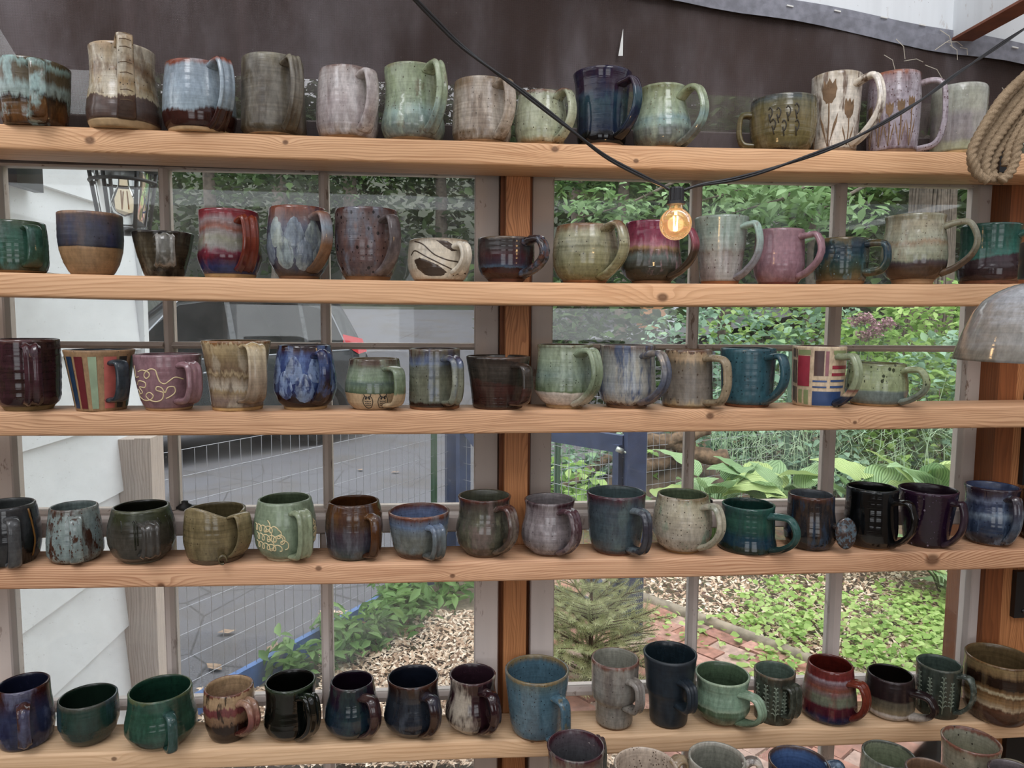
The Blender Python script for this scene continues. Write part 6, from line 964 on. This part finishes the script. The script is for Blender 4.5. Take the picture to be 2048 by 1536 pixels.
b = MB(); P = at_y(1345, 960, 4.5); b.lathe([(.0, .62), (.15, .6), (.3, .5), (.36, .42), (.5, .3), (.65, .1), (.7, 0)], 11); o = b.build('rock_mound', plain('brown_rock', '4c4034', .95, .5, 9, .9), None); o.location = (P[0], 4.75, -.05); tag(o, 'brown rock mound carrying the piled logs', 'rock')
bxp = at_y(1300, 640, 12.0); o = empty('letter_box', (bxp[0], 12.0, gz(0, 12))); hh = bxp[2]-gz(0, 12); b = MB(); b.box((-.10, -.1, 0), (.10, .1, hh)); b.build('post', plain('brown_post', '5c4436', .9), o); b = MB(); b.box((-.2, -.25, hh-.15), (.22, .2, hh+.32)); b.build('box', plain('tan_box', '9a6e48', .8, .15, 8), o); b = MB(); b.box((.23, -.2, hh-.1), (.5, .18, hh+.34)); b.build('panel', plain('white_panel', 'b8bcc4', .6), o); tag(o, 'brown wooden letter box on a post by the road', 'letter box')
# ---- white clapboard house
HX, HC = -.954, 1.075; house = empty('house_wall', (HX, 0, 0)); tag(house, 'white clapboard house wall with an outdoor lantern', 'house')
clap = plain('white_clapboard', 'f3f8fc', .6, .03, 3); z_ref = at_y(130, 875, .648)[2]; E_ = .2; z0 = z_ref % E_-E_; me = None
for k in range(16):
    z = z0+k*E_
    if me is None:
        b = MB(); b.add([(0, .2, 0), (0, HC, 0), (-.016, .2, E_+.012), (-.016, HC, E_+.012), (-.03, .2, 0), (-.03, HC, 0), (-.03, .2, E_+.012), (-.03, HC, E_+.012)], [(0, 1, 3, 2), (1, 5, 7, 3), (4, 0, 2, 6), (0, 4, 5, 1), (2, 3, 7, 6)]); o = b.build('siding_board', clap, house); me = o.data
    else: o = bpy.data.objects.new('siding_board', me); COL.objects.link(o); o.parent = house
    o.location = (0, 0, z)
b = MB(); b.box((-.035, HC-.002, 0), (.012, HC+.03, 2.9)); b.build('corner_board', clap, house)
b = MB(); b.box((-3.0, .2, 0), (-.03, HC+.02, 2.9)); b.build('wall_core', clap, house)
seam = at_y(165, 1250, .72); b = MB(); b.box((.0005, seam[1]-.0015, z0+E_*2.0), (.0015, seam[1]+.0015, z0+E_*3)); b.build('board_joint', plain('grey_joint', '8a9096', .8), house)  # thin grey strip marking the joint between two siding boards
b = MB(); e0 = at_y(45, 128, .155); b.add([(e0[0], .150, e0[2]), (1.9, .150, e0[2]-.02), (1.9, .150, 3.1), (e0[0]-.28, .150, 3.1), (at_y(0, 45, .155)[0]-.05, .150, at_y(0, 45, .155)[2]+.08), (e0[0], .175, e0[2]), (1.9, .175, e0[2]-.02), (1.9, .175, 3.1), (e0[0]-.28, .175, 3.1), (at_y(0, 45, .155)[0]-.05, .175, at_y(0, 45, .155)[2]+.08)], [(0, 1, 2, 3, 4), (9, 8, 7, 6, 5), (0, 5, 6, 1), (4, 9, 5, 0)])
o = b.build('eave_board', plain('dark_eave', '3c2c24', .9, .3, 8)); tag(o, 'dark brown eave board showing dimly through the screen mesh', 'board')
# ---- lantern on the house wall
Lc = at_y(246, 345, .50); lan = empty('wall_lantern', (Lc[0], .50, Lc[2])); tag(lan, 'black cage wall lantern with a clear bulb on the house', 'lantern')
iron = plain('lantern_iron', '24272a', .5); hL = Lc[2]-at_y(246, 462, .50)[2]; rL = .058
b = MB(); b.box((HX-Lc[0], -.02, .03), (.02, .02, .06)); b.box((HX-Lc[0], -.05, -.04), (HX-Lc[0]+.02, .05, .12)); b.build('bracket', iron, lan)
b = MB(); b.lathe([(.001, .07), (.03, .06), (rL+.012, .012), (rL+.012, 0), (.001, 0)], 28); b.build('cap', iron, lan, True)
for z, r in ((-.022, rL+.008), (-hL, rL*.82)):
    b = MB(); V = []; b.tube([(r*math.cos(a), r*math.sin(a), z) for a in np.linspace(0, 2*PI, 33)], .004, 6); b.build('hoop', iron, lan, True)
for k in range(6):
    a = k*PI/3+.3; b = MB(); b.tube([((rL+.008)*math.cos(a), (rL+.008)*math.sin(a), 0), (rL*.82*math.cos(a), rL*.82*math.sin(a), -hL)], .0042, 6); b.build('cage_bar', iron, lan, True)
b = MB(); b.lathe([(rL, -.002), (rL*.75, -hL+.01), (.001, -hL+.01)], 28); b.build('glass', clearg, lan, True)
b = MB(); b.lathe([(.010, -.012), (.012, -.03), (.022, -.05), (.028, -.068), (.022, -.088), (.001, -.096)], 20); b.build('bulb', bpy.data.materials['amber_glass'], lan, True)
b = MB()
for k in range(3): b.tube([(.007*math.cos(k*2.1), .007*math.sin(k*2.1), -.04), (.009*math.cos(k*2.1+.4), .009*math.sin(k*2.1+.4), -.08)], .0015, 5)
b.build('filament', plain('warm_filament', 'd8a878', .5), lan)
b = MB(); b.lathe([(.001, -hL+.004), (.05, -hL+.004), (.05, -hL-.006), (.001, -hL-.01)], 24); b.build('base', iron, lan, True)
# ---- parked car
car = empty('parked_car', (-1.76, 8.92, .05), math.radians(48)); tag(car, 'dark grey SUV parked on the driveway, tail toward the gate', 'car')
paintc = plain('charcoal_car_paint', '24282d', .25, .05, 4, Coat_Weight=.6); gl_ = plain('tinted_glass', '0a0d0e', .15, Specular_IOR_Level=.12); chrome = plain('chrome_trim', '8a8e94', .35, metal=.6); rub = plain('tyre_rubber', '1c1c1e', .85)
xs = np.linspace(-4.6, 0, 93)
def ctop(x): return float(np.interp(x, [-4.6, -4.5, -4.2, -3.35, -2.6, -2.2, -1.4, -.75, -.42, -.16, -.04, 0], [.75, .92, 1.04, 1.18, 1.70, 1.79, 1.82, 1.78, 1.70, 1.20, 1.0, .62]))
def cbot(x):
    z = .30
    for c in (-.86, -3.68):
        if abs(x-c) < .42: z = max(z, math.sqrt(max(0, .42**2-(x-c)**2))+.33-.02)
    return z
def half(z): return .93-.04*max(0, (.55-z))-.30*max(0, z-1.02)**1.1*.9+.012*math.sin(min(z, 1.0)*6)
V = []; nz = 12
for x in xs:
    zb_, zt2 = cbot(x), max(ctop(x), cbot(x)+.05)
    for s in (-1, 1):
        for k in range(nz+1): z = zb_+(zt2-zb_)*k/nz; e = 1-.10*max(0, (abs(x+2.3)-1.9)/.4)**2; V.append((x, s*half(z)*e, z))
F = []; st = 2*(nz+1)
for i in range(len(xs)-1):
    for s in (0, 1):
        for k in range(nz): a = i*st+s*(nz+1)+k; F.append((a, a+st, a+st+1, a+1) if s else (a, a+1, a+st+1, a+st))
    a = i*st+nz; c = i*st+(nz+1)+nz; F.append((a, a+st, c+st, c)); a = i*st; c = i*st+nz+1; F.append((a, c, c+st, a+st))
for i in (0, len(xs)-1):
    F += [(i*st+k, i*st+k+1, i*st+nz+2+k, i*st+nz+1+k) for k in range(nz)]
b = MB(); b.add(V, F); b.build('body', paintc, car, True)
def side(pts, name, m, off=.006, s=-1):
    b = MB(); n = len(pts); pts = np.array(pts, float); c = pts.mean(0); V = [(x, s*(half(z)+off), z) for x, z in pts]+[(c[0], s*(half(c[1])+off), c[1])]; b.add(V, [(k, (k+1) % n, n) for k in range(n)]); return b.build(name, m, car)
for pts in ([(-.98, 1.10), (-.42, 1.14), (-.56, 1.58), (-.98, 1.66)], [(-1.92, 1.08), (-1.04, 1.10), (-1.04, 1.67), (-1.92, 1.69)], [(-3.1, 1.08), (-1.99, 1.08), (-1.99, 1.69), (-2.5, 1.62), (-2.9, 1.32)]): side(pts, 'side_window', gl_)
for x0, x1, z0_, z1_ in ((-3.15, 1.045, -.4, 1.105), (-.42, 1.12, -.6, 1.62), (-3.15, 1.1, -2.5, 1.67), (-2.5, 1.67, -.55, 1.72)):
    b = MB(); b.tube([(x0, -half(x1)-.006, x1), (z0_, -half(z1_)-.006, z1_)], .011, 6); b.build('chrome_strip', chrome, car)
for x in (-1.25, -2.35): b = MB(); b.tube([(x, -half(.92)-.02, .92), (x+.2, -half(.92)-.02, .93)], .012, 6); b.build('door_handle', chrome, car)
redl = plain('red_lens', 'b01c28', .15, .1, 30); side([(-.46, 1.30), (-.16, 1.24), (-.12, 1.08), (-.26, 1.05), (-.48, 1.18)], 'tail_light', redl, .012)
b = MB(); b.add([(-.40, -.62, 1.66), (-.40, .62, 1.66), (-.13, .78, 1.18), (-.13, -.78, 1.18)], [(0, 1, 2, 3)]); o = b.build('rear_window', gl_, car); o.location = (.02, 0, .02)
for x in (-.86, -3.68):
    for s in (-1, 1):
        w = empty('wheel', (x, s*.80, .34)); w.parent = car; b = MB(); b.lathe([(.22, -.1), (.31, -.11), (.34, -.07), (.34, .07), (.31, .11), (.22, .1)], 36); o = b.build('tyre', rub, w, True); o.rotation_euler = (PI/2, 0, 0)
        b = MB(); b.lathe([(.22, -.09), (.235, -.1), (.21, -.085), (.20, .06)], 36); 
        for k in range(5): a = k*2*PI/5; b.bar((.03*math.cos(a), .03*math.sin(a), .09), (.21*math.cos(a), .21*math.sin(a), .08), .06, .02); b.bar((.03*math.cos(a), .03*math.sin(a), -.09), (.21*math.cos(a), .21*math.sin(a), -.08), .06, .02)
        o = b.build('rim', plain('alloy', 'a8acb2', .3, metal=.7), w); o.rotation_euler = (PI/2, 0, 0)
